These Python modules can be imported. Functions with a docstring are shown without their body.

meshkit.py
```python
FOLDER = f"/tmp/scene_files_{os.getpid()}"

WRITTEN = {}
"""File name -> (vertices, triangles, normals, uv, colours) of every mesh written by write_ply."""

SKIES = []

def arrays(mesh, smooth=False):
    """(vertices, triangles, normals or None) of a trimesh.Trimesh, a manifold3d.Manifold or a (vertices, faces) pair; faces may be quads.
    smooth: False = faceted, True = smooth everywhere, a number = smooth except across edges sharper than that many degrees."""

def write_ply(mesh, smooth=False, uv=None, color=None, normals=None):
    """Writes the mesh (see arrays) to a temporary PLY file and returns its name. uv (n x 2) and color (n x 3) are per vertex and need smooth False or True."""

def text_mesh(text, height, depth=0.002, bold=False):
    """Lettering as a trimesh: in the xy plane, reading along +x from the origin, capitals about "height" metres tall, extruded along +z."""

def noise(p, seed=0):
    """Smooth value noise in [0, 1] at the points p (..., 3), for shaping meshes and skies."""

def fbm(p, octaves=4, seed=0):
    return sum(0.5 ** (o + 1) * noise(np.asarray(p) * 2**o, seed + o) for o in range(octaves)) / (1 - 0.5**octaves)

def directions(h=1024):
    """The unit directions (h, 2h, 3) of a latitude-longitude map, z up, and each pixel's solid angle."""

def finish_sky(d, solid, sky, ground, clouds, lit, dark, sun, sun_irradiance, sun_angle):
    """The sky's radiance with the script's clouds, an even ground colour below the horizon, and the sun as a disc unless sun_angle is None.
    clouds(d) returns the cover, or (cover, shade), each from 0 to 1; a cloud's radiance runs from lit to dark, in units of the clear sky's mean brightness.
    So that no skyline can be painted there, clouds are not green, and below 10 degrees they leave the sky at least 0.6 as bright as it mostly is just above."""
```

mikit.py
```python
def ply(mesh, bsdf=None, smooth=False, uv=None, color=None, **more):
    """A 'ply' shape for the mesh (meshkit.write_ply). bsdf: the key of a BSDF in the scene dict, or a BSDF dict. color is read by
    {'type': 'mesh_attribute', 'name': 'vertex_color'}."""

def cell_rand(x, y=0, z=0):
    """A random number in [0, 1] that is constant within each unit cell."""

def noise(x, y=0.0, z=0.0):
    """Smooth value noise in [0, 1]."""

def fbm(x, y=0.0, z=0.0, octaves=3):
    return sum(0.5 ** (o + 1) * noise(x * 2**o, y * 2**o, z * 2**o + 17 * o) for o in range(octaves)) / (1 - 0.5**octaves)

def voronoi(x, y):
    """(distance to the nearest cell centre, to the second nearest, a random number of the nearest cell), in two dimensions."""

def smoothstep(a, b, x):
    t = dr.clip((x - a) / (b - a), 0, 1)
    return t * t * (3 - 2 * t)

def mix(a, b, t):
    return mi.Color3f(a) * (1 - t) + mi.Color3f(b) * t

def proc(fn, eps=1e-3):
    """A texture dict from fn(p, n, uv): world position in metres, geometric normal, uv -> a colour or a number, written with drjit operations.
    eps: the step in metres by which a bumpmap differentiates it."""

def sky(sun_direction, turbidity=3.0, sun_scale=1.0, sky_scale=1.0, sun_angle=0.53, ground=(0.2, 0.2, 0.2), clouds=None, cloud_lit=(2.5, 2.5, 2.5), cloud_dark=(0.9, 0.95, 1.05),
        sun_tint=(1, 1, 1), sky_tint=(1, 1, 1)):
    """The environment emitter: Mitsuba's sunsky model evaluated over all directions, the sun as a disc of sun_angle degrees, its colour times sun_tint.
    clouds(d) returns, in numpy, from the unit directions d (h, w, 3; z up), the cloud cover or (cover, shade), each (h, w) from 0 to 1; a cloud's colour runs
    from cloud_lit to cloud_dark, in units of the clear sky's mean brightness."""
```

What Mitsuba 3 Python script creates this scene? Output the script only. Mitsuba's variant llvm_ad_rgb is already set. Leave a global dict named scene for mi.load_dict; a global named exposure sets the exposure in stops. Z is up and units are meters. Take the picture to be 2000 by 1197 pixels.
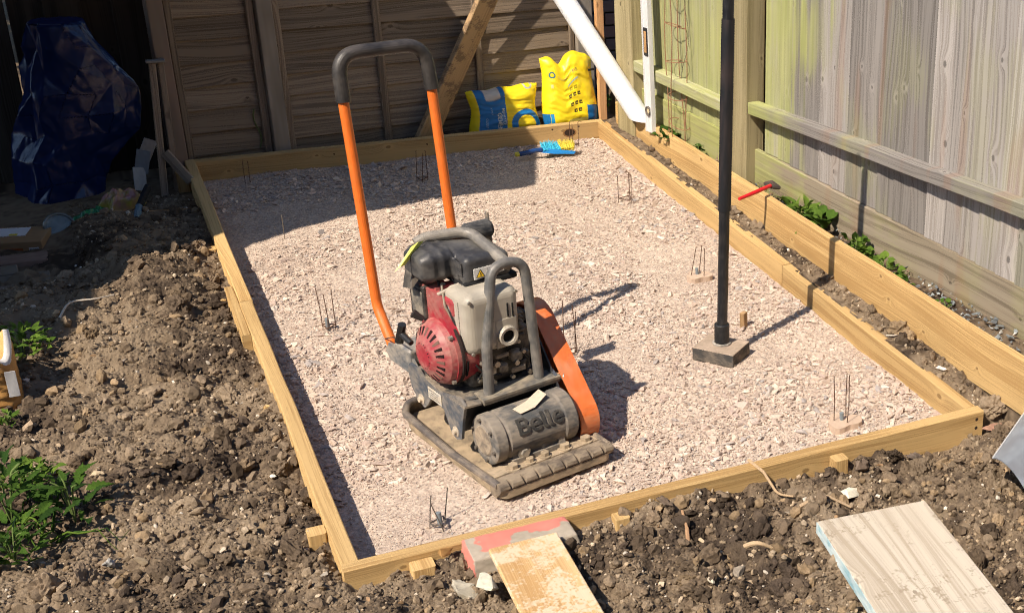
import math, random, numpy as np, trimesh, drjit as dr, mitsuba as mi
import mikit, meshkit
from mikit import proc, noise, fbm, smoothstep, mix, cell_rand
from scipy.spatial.transform import Rotation as Rot
from shapely.geometry import Polygon, Point, LineString
import manifold3d as m3

rng = np.random.default_rng(7)
random.seed(7)
T = mi.ScalarTransform4f
scene, labels = {}, {}

# ------------------------------------------------------------------ camera, sky, exposure
EYE = np.array([-0.44382, -3.41250, 2.23452])
FWD = np.array([0.517233, 0.755281, -0.402517])
UP = np.array([0.167967, 0.371584, 0.913078])
scene['camera'] = {'type': 'perspective', 'fov': 41.52, 'fov_axis': 'x', 'near_clip': 0.05, 'far_clip': 500.0,
                   'principal_point_offset_x': -0.42492, 'principal_point_offset_y': 0.0026,
                   'to_world': T().look_at(origin=EYE.tolist(), target=(EYE + FWD).tolist(), up=UP.tolist())}
SUN_AZ, SUN_EL = math.radians(27.8), math.radians(50.0)
SUN = np.array([-math.cos(SUN_AZ) * math.cos(SUN_EL), -math.sin(SUN_AZ) * math.cos(SUN_EL), math.sin(SUN_EL)])
scene['sky'] = mikit.sky(SUN.tolist(), turbidity=3.0, sun_tint=(0.95, 1.0, 1.10))
labels['sky'] = {'kind': 'structure'}
exposure = 2.33

# ------------------------------------------------------------------ helpers
def ukey(name):
    if name not in scene and name not in labels:
        return name
    k = 1
    while f'{name}_{k:03d}' in scene or f'{name}_{k:03d}' in labels:
        k += 1
    return f'{name}_{k:03d}'

def thing(name, label, cat, group=None):
    k = ukey(name)
    labels[k] = {'label': label, 'category': cat}
    if group:
        labels[k]['group'] = group
    return k

def struct(name, kind='structure'):
    k = ukey(name)
    labels[k] = {'kind': kind}
    return k

def part(parent, name, mesh, bsdf, smooth=35, color=None, uv=None, label=None):
    """one mesh as a child of parent (or the thing itself when name is None); color: rgb or fn(vertices)->(n,3)"""
    k = parent if name is None else ukey(f'{parent}__{name}')
    if color is not None:
        if smooth is not False and smooth is not True:
            mesh = trimesh.graph.smooth_shade(as_tm(mesh), angle=np.radians(smooth), facet_minarea=None)
            smooth = True
        v = np.array(mesh.vertices) if hasattr(mesh, 'vertices') else np.array(mesh[0])
        c = color(v) if callable(color) else np.tile(np.asarray(color, float), (len(v), 1))
        scene[k] = mikit.ply(mesh, bsdf, smooth=smooth, color=c, uv=uv)
    elif uv is not None:
        scene[k] = mikit.ply(mesh, bsdf, smooth=False, uv=uv)
    else:
        scene[k] = mikit.ply(mesh, bsdf, smooth=smooth)
    if label:
        labels[k] = {'label': label}
    return k

def as_tm(m):
    if isinstance(m, trimesh.Trimesh):
        return m
    if hasattr(m, 'to_mesh'):
        q = m.to_mesh()
        return trimesh.Trimesh(q.vert_properties[:, :3], q.tri_verts, process=True)
    v, f = np.asarray(m[0], float), np.asarray(m[1], int)
    if f.shape[1] == 4:
        f = np.vstack([f[:, [0, 1, 2]], f[:, [0, 2, 3]]])
    return trimesh.Trimesh(v, f, process=False)

def cat(*ms):
    return trimesh.util.concatenate([as_tm(m) for m in ms])

def hull(pts):
    return trimesh.convex.convex_hull(np.asarray(pts, float))

ICO = trimesh.creation.icosphere(subdivisions=1).vertices
ICO2 = trimesh.creation.icosphere(subdivisions=2).vertices
def rbox(c, s, r=0.004, R=None):
    """box with rounded edges: centre c, full size s"""
    h = np.maximum(np.asarray(s, float) / 2 - r, 1e-4)
    p = np.concatenate([np.array([x, y, z]) * h + (ICO2 if r > 0.012 else ICO) * r for x in (-1, 1) for y in (-1, 1) for z in (-1, 1)])
    if R is not None:
        p = p @ np.asarray(R).T
    return hull(p + np.asarray(c))

def fillet(pts, r, n=6):
    pts = [np.asarray(p, float) for p in pts]
    out = [pts[0]]
    for a, b, c in zip(pts[:-2], pts[1:-1], pts[2:]):
        u, w = a - b, c - b
        lu, lw = np.linalg.norm(u), np.linalg.norm(w)
        u, w = u / lu, w / lw
        ang = math.acos(np.clip(u @ w, -1, 1))
        d = min(r / math.tan(ang / 2), 0.49 * lu, 0.49 * lw)
        p0, p1 = b + u * d, b + w * d
        for t in np.linspace(0, 1, n):
            out.append((1 - t) ** 2 * p0 + 2 * t * (1 - t) * b + t * t * p1)
    out.append(pts[-1])
    return np.array(out)

def tube(pts, r, n=10, closed=True, flat=None):
    pts = np.asarray(pts, float)
    r = np.broadcast_to(np.asarray(r, float), (len(pts),))
    d = np.gradient(pts, axis=0)
    d /= np.maximum(np.linalg.norm(d, axis=1, keepdims=True), 1e-12)
    a = np.cross(d[0], [0, 0, 1.0])
    if np.linalg.norm(a) < 0.1:
        a = np.cross(d[0], [1.0, 0, 0])
    a /= np.linalg.norm(a)
    V, ang = [], np.arange(n) * 2 * np.pi / n
    for i in range(len(pts)):
        a = a - d[i] * (a @ d[i])
        a /= np.linalg.norm(a)
        b = np.cross(d[i], a)
        V.append(pts[i] + r[i] * (np.cos(ang)[:, None] * a + np.sin(ang)[:, None] * b))
    V = np.concatenate(V)
    i, j = np.meshgrid(np.arange(len(pts) - 1), np.arange(n), indexing='ij')
    i, j = i.ravel(), j.ravel()
    k = (j + 1) % n
    F = np.vstack([np.stack([i * n + j, i * n + k, (i + 1) * n + k], 1), np.stack([i * n + j, (i + 1) * n + k, (i + 1) * n + j], 1)])
    if closed:
        c0, c1 = len(V), len(V) + 1
        V = np.vstack([V, pts[:1], pts[-1:]])
        q = np.arange(n)
        F = np.vstack([F, np.stack([q * 0 + c0, (q + 1) % n, q], 1), np.stack([q * 0 + c1, (len(pts) - 1) * n + q, (len(pts) - 1) * n + (q + 1) % n], 1)])
    return trimesh.Trimesh(V, F, process=False)

def lathe(profile, n=32, axis=2):
    """profile [(radius, height)] turned round an axis (0 x, 1 y, 2 z)"""
    pr = np.asarray(profile, float)
    ang = np.arange(n) * 2 * np.pi / n
    V = np.concatenate([np.stack([r * np.cos(ang), r * np.sin(ang), np.full(n, h)], 1) for r, h in pr])
    i, j = np.meshgrid(np.arange(len(pr) - 1), np.arange(n), indexing='ij')
    i, j = i.ravel(), j.ravel()
    k = (j + 1) % n
    F = np.vstack([np.stack([i * n + j, i * n + k, (i + 1) * n + k], 1), np.stack([i * n + j, (i + 1) * n + k, (i + 1) * n + j], 1)])
    if axis == 0:
        V = V[:, [2, 0, 1]]
    elif axis == 1:
        V = V[:, [1, 2, 0]]
    m = trimesh.Trimesh(V, F, process=True)
    m.update_faces(m.nondegenerate_faces())
    return m

def prism(poly2d, lo, hi, plane='bc', r=0.0):
    """polygon extruded; plane 'bc': (b,c) -> extruded along a from lo to hi; 'ab': along c; 'ac': along b"""
    P = Polygon(poly2d)
    if r:
        P = P.buffer(-r).buffer(r, quad_segs=5)
    m = trimesh.creation.extrude_polygon(P, hi - lo, engine='earcut')
    v = m.vertices.copy()
    if plane == 'bc':
        v = np.stack([v[:, 2] + lo, v[:, 0], v[:, 1]], 1)
    elif plane == 'ac':
        v = np.stack([v[:, 0], hi - v[:, 2], v[:, 1]], 1)
    else:
        v = v + [0, 0, lo]
    return trimesh.Trimesh(v, m.faces)

def mani(m):
    m = as_tm(m)
    m.merge_vertices()
    return m3.Manifold(m3.Mesh(np.asarray(m.vertices, np.float32), np.asarray(m.faces, np.uint32)))

def refine(m, L):
    m = as_tm(m).copy()
    v, f = trimesh.remesh.subdivide_to_size(m.vertices, m.faces, L, max_iter=8)
    return trimesh.Trimesh(v, f, process=True)

def dusty(base, dust, amount=0.5, s=14.0, seed=0, sharp=0.50, fine=0.7):
    base, dust = np.asarray(base, float), np.asarray(dust, float)
    s = s * 1.7
    def fn(v):
        q = meshkit.fbm(v * s + seed * 7.3, 4, seed) * (1 - fine * 0.5) + meshkit.fbm(v * s * 5 + 3.1, 3, seed + 9) * fine * 0.5
        q = 0.5 + (q - 0.5) * 1.35
        t = np.clip((q - (0.655 - 0.27 * amount) + sharp / 2) / sharp, 0, 1)
        t = (t * t * (3 - 2 * t) * min(1.0, amount * 1.6))[:, None]
        g = (0.85 + 0.3 * meshkit.fbm(v * 60, 2, seed + 3))[:, None]
        return np.clip((base * (1 - t) + dust * t) * g, 0, 1)
    return fn

def mottled(base, var=0.2, s=30.0, seed=0, tint=None):
    base = np.asarray(base, float)
    tint = base if tint is None else np.asarray(tint, float)
    def fn(v):
        q = meshkit.fbm(v * s + seed * 3.7, 4, seed)[:, None]
        t = np.clip((q - 0.4) * 4, 0, 1)
        return np.clip((base * (1 - t) + tint * t) * (1 - var / 2 + var * meshkit.fbm(v * s * 4, 2, seed + 5)[:, None]), 0, 1)
    return fn

VC = {'type': 'mesh_attribute', 'name': 'vertex_color'}
scene['vc_matte'] = {'type': 'twosided', 'bsdf': {'type': 'principled', 'base_color': VC, 'roughness': 0.85, 'specular': 0.25}}
scene['vc_soil'] = {'type': 'twosided', 'bsdf': {'type': 'diffuse', 'reflectance': VC}}
def soil_bump(p, n, uv):
    d, d2, w = mikit.voronoi(p.x * 95 + 0.35 * p.z * 95, p.y * 95 + 0.5 * p.z * 95)
    e, e2, w2 = mikit.voronoi(p.x * 230, p.y * 230 + p.z * 90)
    return (1 - d) * 0.7 * (0.4 + w) + (1 - e) * 0.25 * w2
scene['vc_ground'] = {'type': 'twosided', 'bsdf': {'type': 'bumpmap', 'arbitrary': proc(soil_bump, eps=1.2e-3), 'scale': 0.008, 'bsdf': {'type': 'diffuse', 'reflectance': VC}}}
scene['vc_satin'] = {'type': 'twosided', 'bsdf': {'type': 'principled', 'base_color': VC, 'roughness': 0.48, 'specular': 0.5}}
scene['vc_paint'] = {'type': 'twosided', 'bsdf': {'type': 'principled', 'base_color': VC, 'roughness': 0.38, 'specular': 0.5, 'clearcoat': 0.25, 'clearcoat_gloss': 0.7}}
scene['vc_metal'] = {'type': 'twosided', 'bsdf': {'type': 'principled', 'base_color': VC, 'roughness': 0.42, 'metallic': 0.75}}
scene['vc_leaf'] = {'type': 'principledthin', 'base_color': VC, 'roughness': 0.5, 'diff_trans': 0.7, 'spec_trans': 0.0}
scene['vc_plastic'] = {'type': 'twosided', 'bsdf': {'type': 'principled', 'base_color': VC, 'roughness': 0.25, 'specular': 0.5}}

# ------------------------------------------------------------------ wood (uv: u along the grain in metres + 20 per piece, v across)
def wood_fn(light, dark, ring=34.0, knot=1.0, tone=0.22, dirt=None, dirt_amt=0.0, algae=None, streak=0.45):
    def fn(p, n, uv):
        k = dr.floor(uv.x / 20.0 + 0.5)
        u, v = uv.x - k * 20.0, uv.y
        r1, r2 = cell_rand(k, 3.0), cell_rand(k, 8.0)
        wv = (noise(u * 1.6 + r1 * 40, v * 7 + r2 * 9) - 0.5) * 0.05
        # knots: one chance per cell of 0.34 by 0.12 m
        cu, cv = dr.floor(u / 0.34 + r1 * 5), dr.floor(v / 0.12 + r2 * 3)
        h = cell_rand(cu, cv * 17.0 + k, 1.0)
        ku = (cu - r1 * 5 + 0.25 + 0.5 * h) * 0.34
        kv = (cv - r2 * 3 + 0.25 + 0.5 * cell_rand(cu, cv * 17.0 + k, 2.0)) * 0.12
        ks = 0.7 + 0.7 * cell_rand(cu, cv * 17.0 + k, 7.0)
        on = dr.select(cell_rand(cu, cv * 17.0 + k, 5.0) < 0.36 * knot, 1.0, 0.0)
        d = dr.sqrt(dr.square((u - ku) * 0.6) + dr.square(v - kv)) / ks
        bend = on * dr.exp(-dr.square(d / 0.022)) * 0.024
        g = noise((v + wv + bend) * ring * 1.0 + r2 * 31, u * 0.7, r1 * 7)
        fine = noise((v + wv + bend) * 420, u * 5.0, k)
        t = dr.clip(g * 0.75 + (fine - 0.5) * streak + 0.1, 0, 1)
        c = mix(light, dark, smoothstep(0.25, 0.85, t))
        c = c * (1.0 - tone + 2 * tone * r1) * (0.93 + 0.14 * noise(u * 2.3, v * 4, r2 * 9))
        halo = on * (1 - smoothstep(0.010, 0.021, d)) * 0.35
        c = mix(c, mi.Color3f(light) * 1.12, halo)
        kn = on * (1 - smoothstep(0.0045, 0.0085, d))
        c = mix(c, mi.Color3f(dark) * 0.6, kn * 0.85)
        if algae is not None:
            c = algae(c, p, u, v, r1, r2)
        if dirt is not None:
            q = fbm(p.x * 19, p.y * 19, p.z * 19, 3)
            q2 = noise(p.x * 170, p.y * 170, p.z * 170)
            c = mix(c, mi.Color3f(dirt), dr.clip(smoothstep(0.62 - 0.35 * dirt_amt, 0.8 - 0.3 * dirt_amt, q + 0.30 * (q2 - 0.5)), 0, 1) * 0.8)
        return c
    return fn

def grain_bump(p, n, uv):
    k = dr.floor(uv.x / 20.0 + 0.5)
    u, v = uv.x - k * 20.0, uv.y
    return noise(v * 300, u * 6, k) * 0.6 + noise(v * 90, u * 2.0, k) * 0.8
def wood(name, fn, rough=0.75, bump=0.0007):
    b = {'type': 'principled', 'base_color': proc(fn), 'roughness': rough, 'specular': 0.3}
    if bump:
        b = {'type': 'bumpmap', 'arbitrary': proc(grain_bump, eps=7e-4), 'scale': bump, 'bsdf': b}
    scene[name] = {'type': 'twosided', 'bsdf': b}

FENCE_P0, FENCE_A = np.array([2.347, 1.35, 0.0]), math.radians(5.3)
FENCE_T = np.array([-math.sin(FENCE_A), math.cos(FENCE_A), 0.0])
FENCE_N = np.array([-math.cos(FENCE_A), -math.sin(FENCE_A), 0.0])     # towards the pad

def algae_right(c, p, u, v, r1, r2):
    s = (p.x - FENCE_P0[0]) * FENCE_T[0] + (p.y - FENCE_P0[1]) * FENCE_T[1]
    m = fbm(p.y * 5 + 3, p.z * 2.2, 2.0, 3) + 0.25 * (noise(v * 160, u * 2.5, r1 * 9) - 0.5)
    st = noise(v * 55 + r1 * 30, u * 1.1, r2 * 9)
    far = smoothstep(0.30, 0.78, s + (m - 0.5) * 0.9 + (r2 - 0.5) * 0.30 + (st - 0.5) * 0.55)
    far = far * (0.72 + 0.28 * smoothstep(0.35, 0.6, noise(v * 210, u * 9, r1 * 5) * 0.6 + 0.4 * st))
    low = smoothstep(0.62, 0.8, m + 0.10)
    a = dr.clip(far * 0.88 + low * 0.2, 0, 1)
    green = mix((0.25, 0.275, 0.070), (0.41, 0.42, 0.165), noise(v * 120, u * 3, r2 * 5))
    rust = smoothstep(0.76, 0.9, noise(p.y * 17, p.z * 1.5, 4.0)) * 0.22
    c = mix(c, mi.Color3f(0.27, 0.13, 0.06), rust)
    return mix(c, green, a * 0.8)

wood('wood_formwork', wood_fn((0.505, 0.345, 0.155), (0.35, 0.215, 0.085), ring=34, tone=0.12, knot=0.9, streak=0.6))
wood('wood_fence', wood_fn((0.305, 0.283, 0.264), (0.185, 0.168, 0.154), ring=120, knot=1.8, tone=0.34, algae=algae_right, streak=0.6), bump=0.0011)
wood('wood_gravel', wood_fn((0.255, 0.215, 0.160), (0.145, 0.118, 0.082), ring=60, knot=0.8, tone=0.1, algae=algae_right, streak=0.5), bump=0.001)
wood('wood_panel', wood_fn((0.255, 0.200, 0.148), (0.135, 0.104, 0.077), ring=90, tone=0.28, streak=0.7, knot=0.7), bump=0.0010)
wood('wood_post', wood_fn((0.33, 0.28, 0.16), (0.20, 0.165, 0.085), ring=30, tone=0.12, knot=0.7))
wood('wood_raw', wood_fn((0.62, 0.36, 0.17), (0.48, 0.24, 0.10), ring=24, tone=0.08))
wood('wood_pale', wood_fn((0.50, 0.445, 0.36), (0.37, 0.31, 0.235), ring=60, tone=0.05, knot=0.5, dirt=(0.29, 0.235, 0.17), dirt_amt=0.12))
wood('wood_muddy', wood_fn((0.56, 0.38, 0.19), (0.40, 0.24, 0.10), ring=22, knot=0.6, tone=0.05, dirt=(0.62, 0.51, 0.37), dirt_amt=0.62), bump=0.0004)
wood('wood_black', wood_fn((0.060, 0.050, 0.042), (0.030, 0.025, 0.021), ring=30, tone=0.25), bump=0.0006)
wood('wood_brace', wood_fn((0.45, 0.30, 0.16), (0.27, 0.165, 0.08), ring=26, tone=0.08, dirt=(0.15, 0.10, 0.06), dirt_amt=0.3))

PIECE = [0]
def beam(a, b, width, thick, wdir=(0, 0, 1), ch=0.003, seg=10, wob=0.0012, skew=0.0, taper=None):
    """a board from a to b (centre line); width along wdir, thick across. Returns (mesh, uv). Chamfered, slightly uneven."""
    PIECE[0] += 1
    k = PIECE[0]
    a, b = np.asarray(a, float), np.asarray(b, float)
    L = np.linalg.norm(b - a)
    x = (b - a) / L
    w = np.asarray(wdir, float)
    w = w - x * (w @ x)
    w /= np.linalg.norm(w)
    t = np.cross(x, w)
    hw, ht = width / 2, thick / 2
    t0, t1 = (ht, ht) if taper is None else (taper[0] / 2, taper[1] / 2)   # thickness at -width and +width edges
    sec = np.array([(-hw + ch, -t0), (hw - ch, -t1), (hw, -t1 + ch), (hw, t1 - ch), (hw - ch, t1), (-hw + ch, t0), (-hw, t0 - ch), (-hw, -t0 + ch), (-hw + ch, -t0)])
    per = np.r_[0, np.cumsum(np.linalg.norm(np.diff(sec, axis=0), axis=1))]
    n = len(sec)
    u = np.linspace(0, L, seg + 1)
    V, UV = [], []
    for i, ui in enumerate(u):
        wb = (meshkit.noise(np.array([[ui * 4, k * 3.1, 0.5], [ui * 4, k * 3.1, 9.5]])) - 0.5) * 2 * wob
        V.append(a + x * ui + (sec[:, :1] + wb[0]) * w + (sec[:, 1:] + wb[1]) * t)
        UV.append(np.stack([np.full(n, ui + 20.0 * k - L / 2), per], 1))
    V, UV = np.concatenate(V), np.concatenate(UV)
    i, j = np.meshgrid(np.arange(seg), np.arange(n - 1), indexing='ij')
    i, j = i.ravel(), j.ravel()
    F = np.vstack([np.stack([i * n + j, i * n + j + 1, (i + 1) * n + j + 1], 1), np.stack([i * n + j, (i + 1) * n + j + 1, (i + 1) * n + j], 1)])
    for e, flip in ((0, True), (seg, False)):
        base = len(V)
        ring = V[e * n:(e + 1) * n - 1]
        cen = ring.mean(0)
        V = np.vstack([V, ring, cen[None]])
        su = np.concatenate([sec[:-1, 1], [0]]) * 0.6 + 20.0 * k + 0.3
        UV = np.vstack([UV, np.stack([su, np.concatenate([sec[:-1, 0], [0]])], 1)])
        q = np.arange(n - 1)
        tri = np.stack([base + q, base + (q + 1) % (n - 1), np.full(n - 1, base + n - 1)], 1)
        F = np.vstack([F, tri[:, ::-1] if flip else tri])
    return trimesh.Trimesh(V, F, process=False), UV

def plank(parent, name, a, b, width, thick, mat, **k):
    label = k.pop('label', None)
    m, uv = beam(a, b, width, thick, **k)
    return part(parent, name, m, mat, uv=uv, label=label)

# ------------------------------------------------------------------ scatter of many small pieces
def chip_shapes(n, flat=0.35, pts=9, seed=1):
    g = np.random.default_rng(seed)
    out = []
    for _ in range(n):
        p = g.normal(size=(pts, 3))
        p /= np.linalg.norm(p, axis=1, keepdims=True)
        p *= g.uniform(0.75, 1.0, (pts, 1))
        p *= [1.0, g.uniform(0.5, 0.95), flat * g.uniform(0.6, 1.4)]
        h = hull(p)
        out.append((np.array(h.vertices), np.array(h.faces)))
    return out

def clod_shapes(n, sub=1, rough=0.45, seed=2):
    s = trimesh.creation.icosphere(subdivisions=sub)
    out = []
    for i in range(n):
        v = np.array(s.vertices)
        d = 1 + rough * 2 * (meshkit.fbm(v * 1.6 + i * 5.1 + seed, 3, seed) - 0.5) + rough * 0.7 * (meshkit.noise(v * 5 + i * 3.7, seed + 4) - 0.5) + (rough * 0.45 * (meshkit.noise(v * 11 + i * 2.7, seed + 6) - 0.5) if sub > 1 else 0)
        v = v * d[:, None] * np.array([1, 0.8 + 0.2 * math.sin(i), 0.72 + 0.2 * math.cos(2 * i)])
        out.append((v, np.array(s.faces)))
    return out

def scatter(shapes, P, size, R, col, jitter=0.06, seed=5):
    g = np.random.default_rng(seed)
    which = g.integers(0, len(shapes), len(P))
    VV, FF, CC, at = [], [], [], 0
    for i, (v, f) in enumerate(shapes):
        m = np.nonzero(which == i)[0]
        if not len(m):
            continue
        X = np.einsum('nij,kj->nki', R[m] * size[m][:, None, :], v) + P[m][:, None, :]
        VV.append(X.reshape(-1, 3))
        FF.append((f[None] + (np.arange(len(m)) * len(v))[:, None, None] + at).reshape(-1, 3))
        c = col[m][:, None, :] * (1 + g.uniform(-jitter, jitter, (len(m), len(v), 1)))
        CC.append(np.clip(c.reshape(-1, 3), 0, 1))
        at += len(m) * len(v)
    return (np.concatenate(VV), np.concatenate(FF)), np.concatenate(CC)

def tilted(n, sig, g):
    yaw = Rot.from_euler('z', g.uniform(0, 2 * np.pi, n))
    tl = Rot.from_euler('xy', np.stack([g.normal(0, sig, n), g.normal(0, sig, n)], 1))
    return (tl * yaw).as_matrix()

# ================================================================== THE SETTING
PAD_W, PAD_L, STONE_Z = 2.0, 3.734, -0.09

def op_x(y):                      # the line of the raised plank right of the pad
    return 2.157 - 0.0193 * (np.asarray(y, float) + 0.05)

def smooth01(a, b, x):
    t = np.clip((np.asarray(x, float) - a) / (b - a), 0, 1)
    return t * t * (3 - 2 * t)

def ground_z(x, y, lumps=True):
    x, y = np.asarray(x, float), np.asarray(y, float)
    P = np.stack([x, y, np.zeros_like(x)], -1)
    big = meshkit.fbm(P * 3.1 + 4.0, 3, 11) - 0.5
    mid = meshkit.fbm(P * 11.0 + 1.0, 3, 12) - 0.5
    fine = meshkit.fbm(P * 42.0, 3, 13) - 0.5
    front = -0.035 - 0.045 * smooth01(0.3, 2.0, x) + 0.012 * smooth01(-0.2, -0.7, y)
    left = -0.045 + 0.03 * smooth01(-0.12, -0.4, x) - 0.05 * smooth01(-0.42, -0.62, x) * smooth01(2.3, 2.8, y)
    z = np.where(y < -0.02, front, left)
    z = z + smooth01(-0.15, 0.1, x) * 0
    amp = 1.0 - 0.85 * smooth01(2.7, 3.1, y)
    if lumps:
        z = z + (0.085 * big + 0.095 * mid + 0.034 * fine) * amp
        z = z + 0.05 * np.exp(-((x + 0.27) ** 2 / 0.02 + (y - 2.3) ** 2 / 0.2)) * (x < -0.02)
    # the corner behind the pad, flat and low
    z = np.where((y > 3.2) & (x < 0.0), -0.10 * smooth01(3.0, 3.3, y) + z * (1 - smooth01(3.0, 3.3, y)), z)
    # hollow where the plants grow at the left edge
    z = z - 0.07 * np.exp(-((x + 0.72) ** 2 / 0.02 + (y - 0.62) ** 2 / 0.09))
    # narrow strip between the two planks
    strip = 0.0 - 0.035 * smooth01(0.5, -0.1, y) + ((0.02 * big + 0.02 * mid + 0.012 * fine) if lumps else 0)
    z = np.where((x > 2.02) & (y > -0.02), strip, z)
    # soil held up behind the raised plank
    z = np.where(x > op_x(y) + 0.0165, 0.075 + 0.02 * mid + 0.008 * fine, z)
    z = np.where((y > PAD_L + 0.02) & (x > -0.02) & (x < 2.2), -0.05 + 0.01 * mid, z)
    inside = (x > -0.02) & (x < PAD_W + 0.02) & (y > -0.02) & (y < PAD_L + 0.02)
    return np.where(inside, -0.16, z)

def axis_points(lo, f0, f1, hi, fine, n):
    return np.unique(np.round(np.r_[np.linspace(lo, f0, n), np.arange(f0, f1, fine), np.linspace(f1, hi, n)], 5))
gx = axis_points(-30, -1.3, 2.6, 30, 0.0125, 14)
gy = axis_points(-30, -1.5, 3.9, 30, 0.0145, 14)
GX, GY = np.meshgrid(gx, gy, indexing='ij')
GZ = ground_z(GX, GY)
nx, ny = len(gx), len(gy)
I, J = np.meshgrid(np.arange(nx - 1), np.arange(ny - 1), indexing='ij')
q = (I * ny + J).ravel()
gf = np.vstack([np.stack([q, q + ny, q + ny + 1], 1), np.stack([q, q + ny + 1, q + 1], 1)])
gv = np.stack([GX.ravel(), GY.ravel(), GZ.ravel()], 1)

SOIL_D, SOIL_M, SOIL_L = np.array([0.062, 0.047, 0.036]), np.array([0.162, 0.121, 0.083]), np.array([0.250, 0.195, 0.137])
def soil_col(v):
    a = meshkit.fbm(v * 4.0 + 2, 3, 21)[:, None]
    b = meshkit.fbm(v * 45.0, 3, 22)[:, None]
    t = np.clip((a - 0.5) * 2.4 + (b - 0.5) * 2.2 + 0.46, 0, 1)
    return np.clip(np.where(t < 0.5, SOIL_D + (SOIL_M - SOIL_D) * t * 2, SOIL_M + (SOIL_L - SOIL_M) * (t * 2 - 1) * 0.7), 0, 1)
k = struct('ground')
scene[k] = mikit.ply((gv, gf), 'vc_ground', smooth=True, color=soil_col(gv))

# loose soil: crumbs and clods (nobody could count them)
def soil_points(n, g):
    """random points on the bare soil, more of them where the camera is near"""
    P = []
    while sum(len(a) for a in P) < n:
        m = 4 * n
        x, y = g.uniform(-1.25, 2.25, m), g.uniform(-1.35, 3.6, m)
        left = (x < -0.055) & (y > -0.05) & ~((x < -0.55) & (y > 2.55))
        front = (y < -0.055) & (x < 2.6)
        strip = (x > 2.05) & (x < op_x(y) - 0.008) & (y > -0.05)
        back = (x > op_x(y) + 0.03) & (x < 2.25) & (y > 0.3)
        keep = (left | front | strip | back) & (g.uniform(0, 1, m) < np.clip(2.6 / (y + 3.4) ** 1.0, 0.3, 1.0))
        P.append(np.stack([x[keep], y[keep]], 1))
    return np.concatenate(P)[:n]

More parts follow.
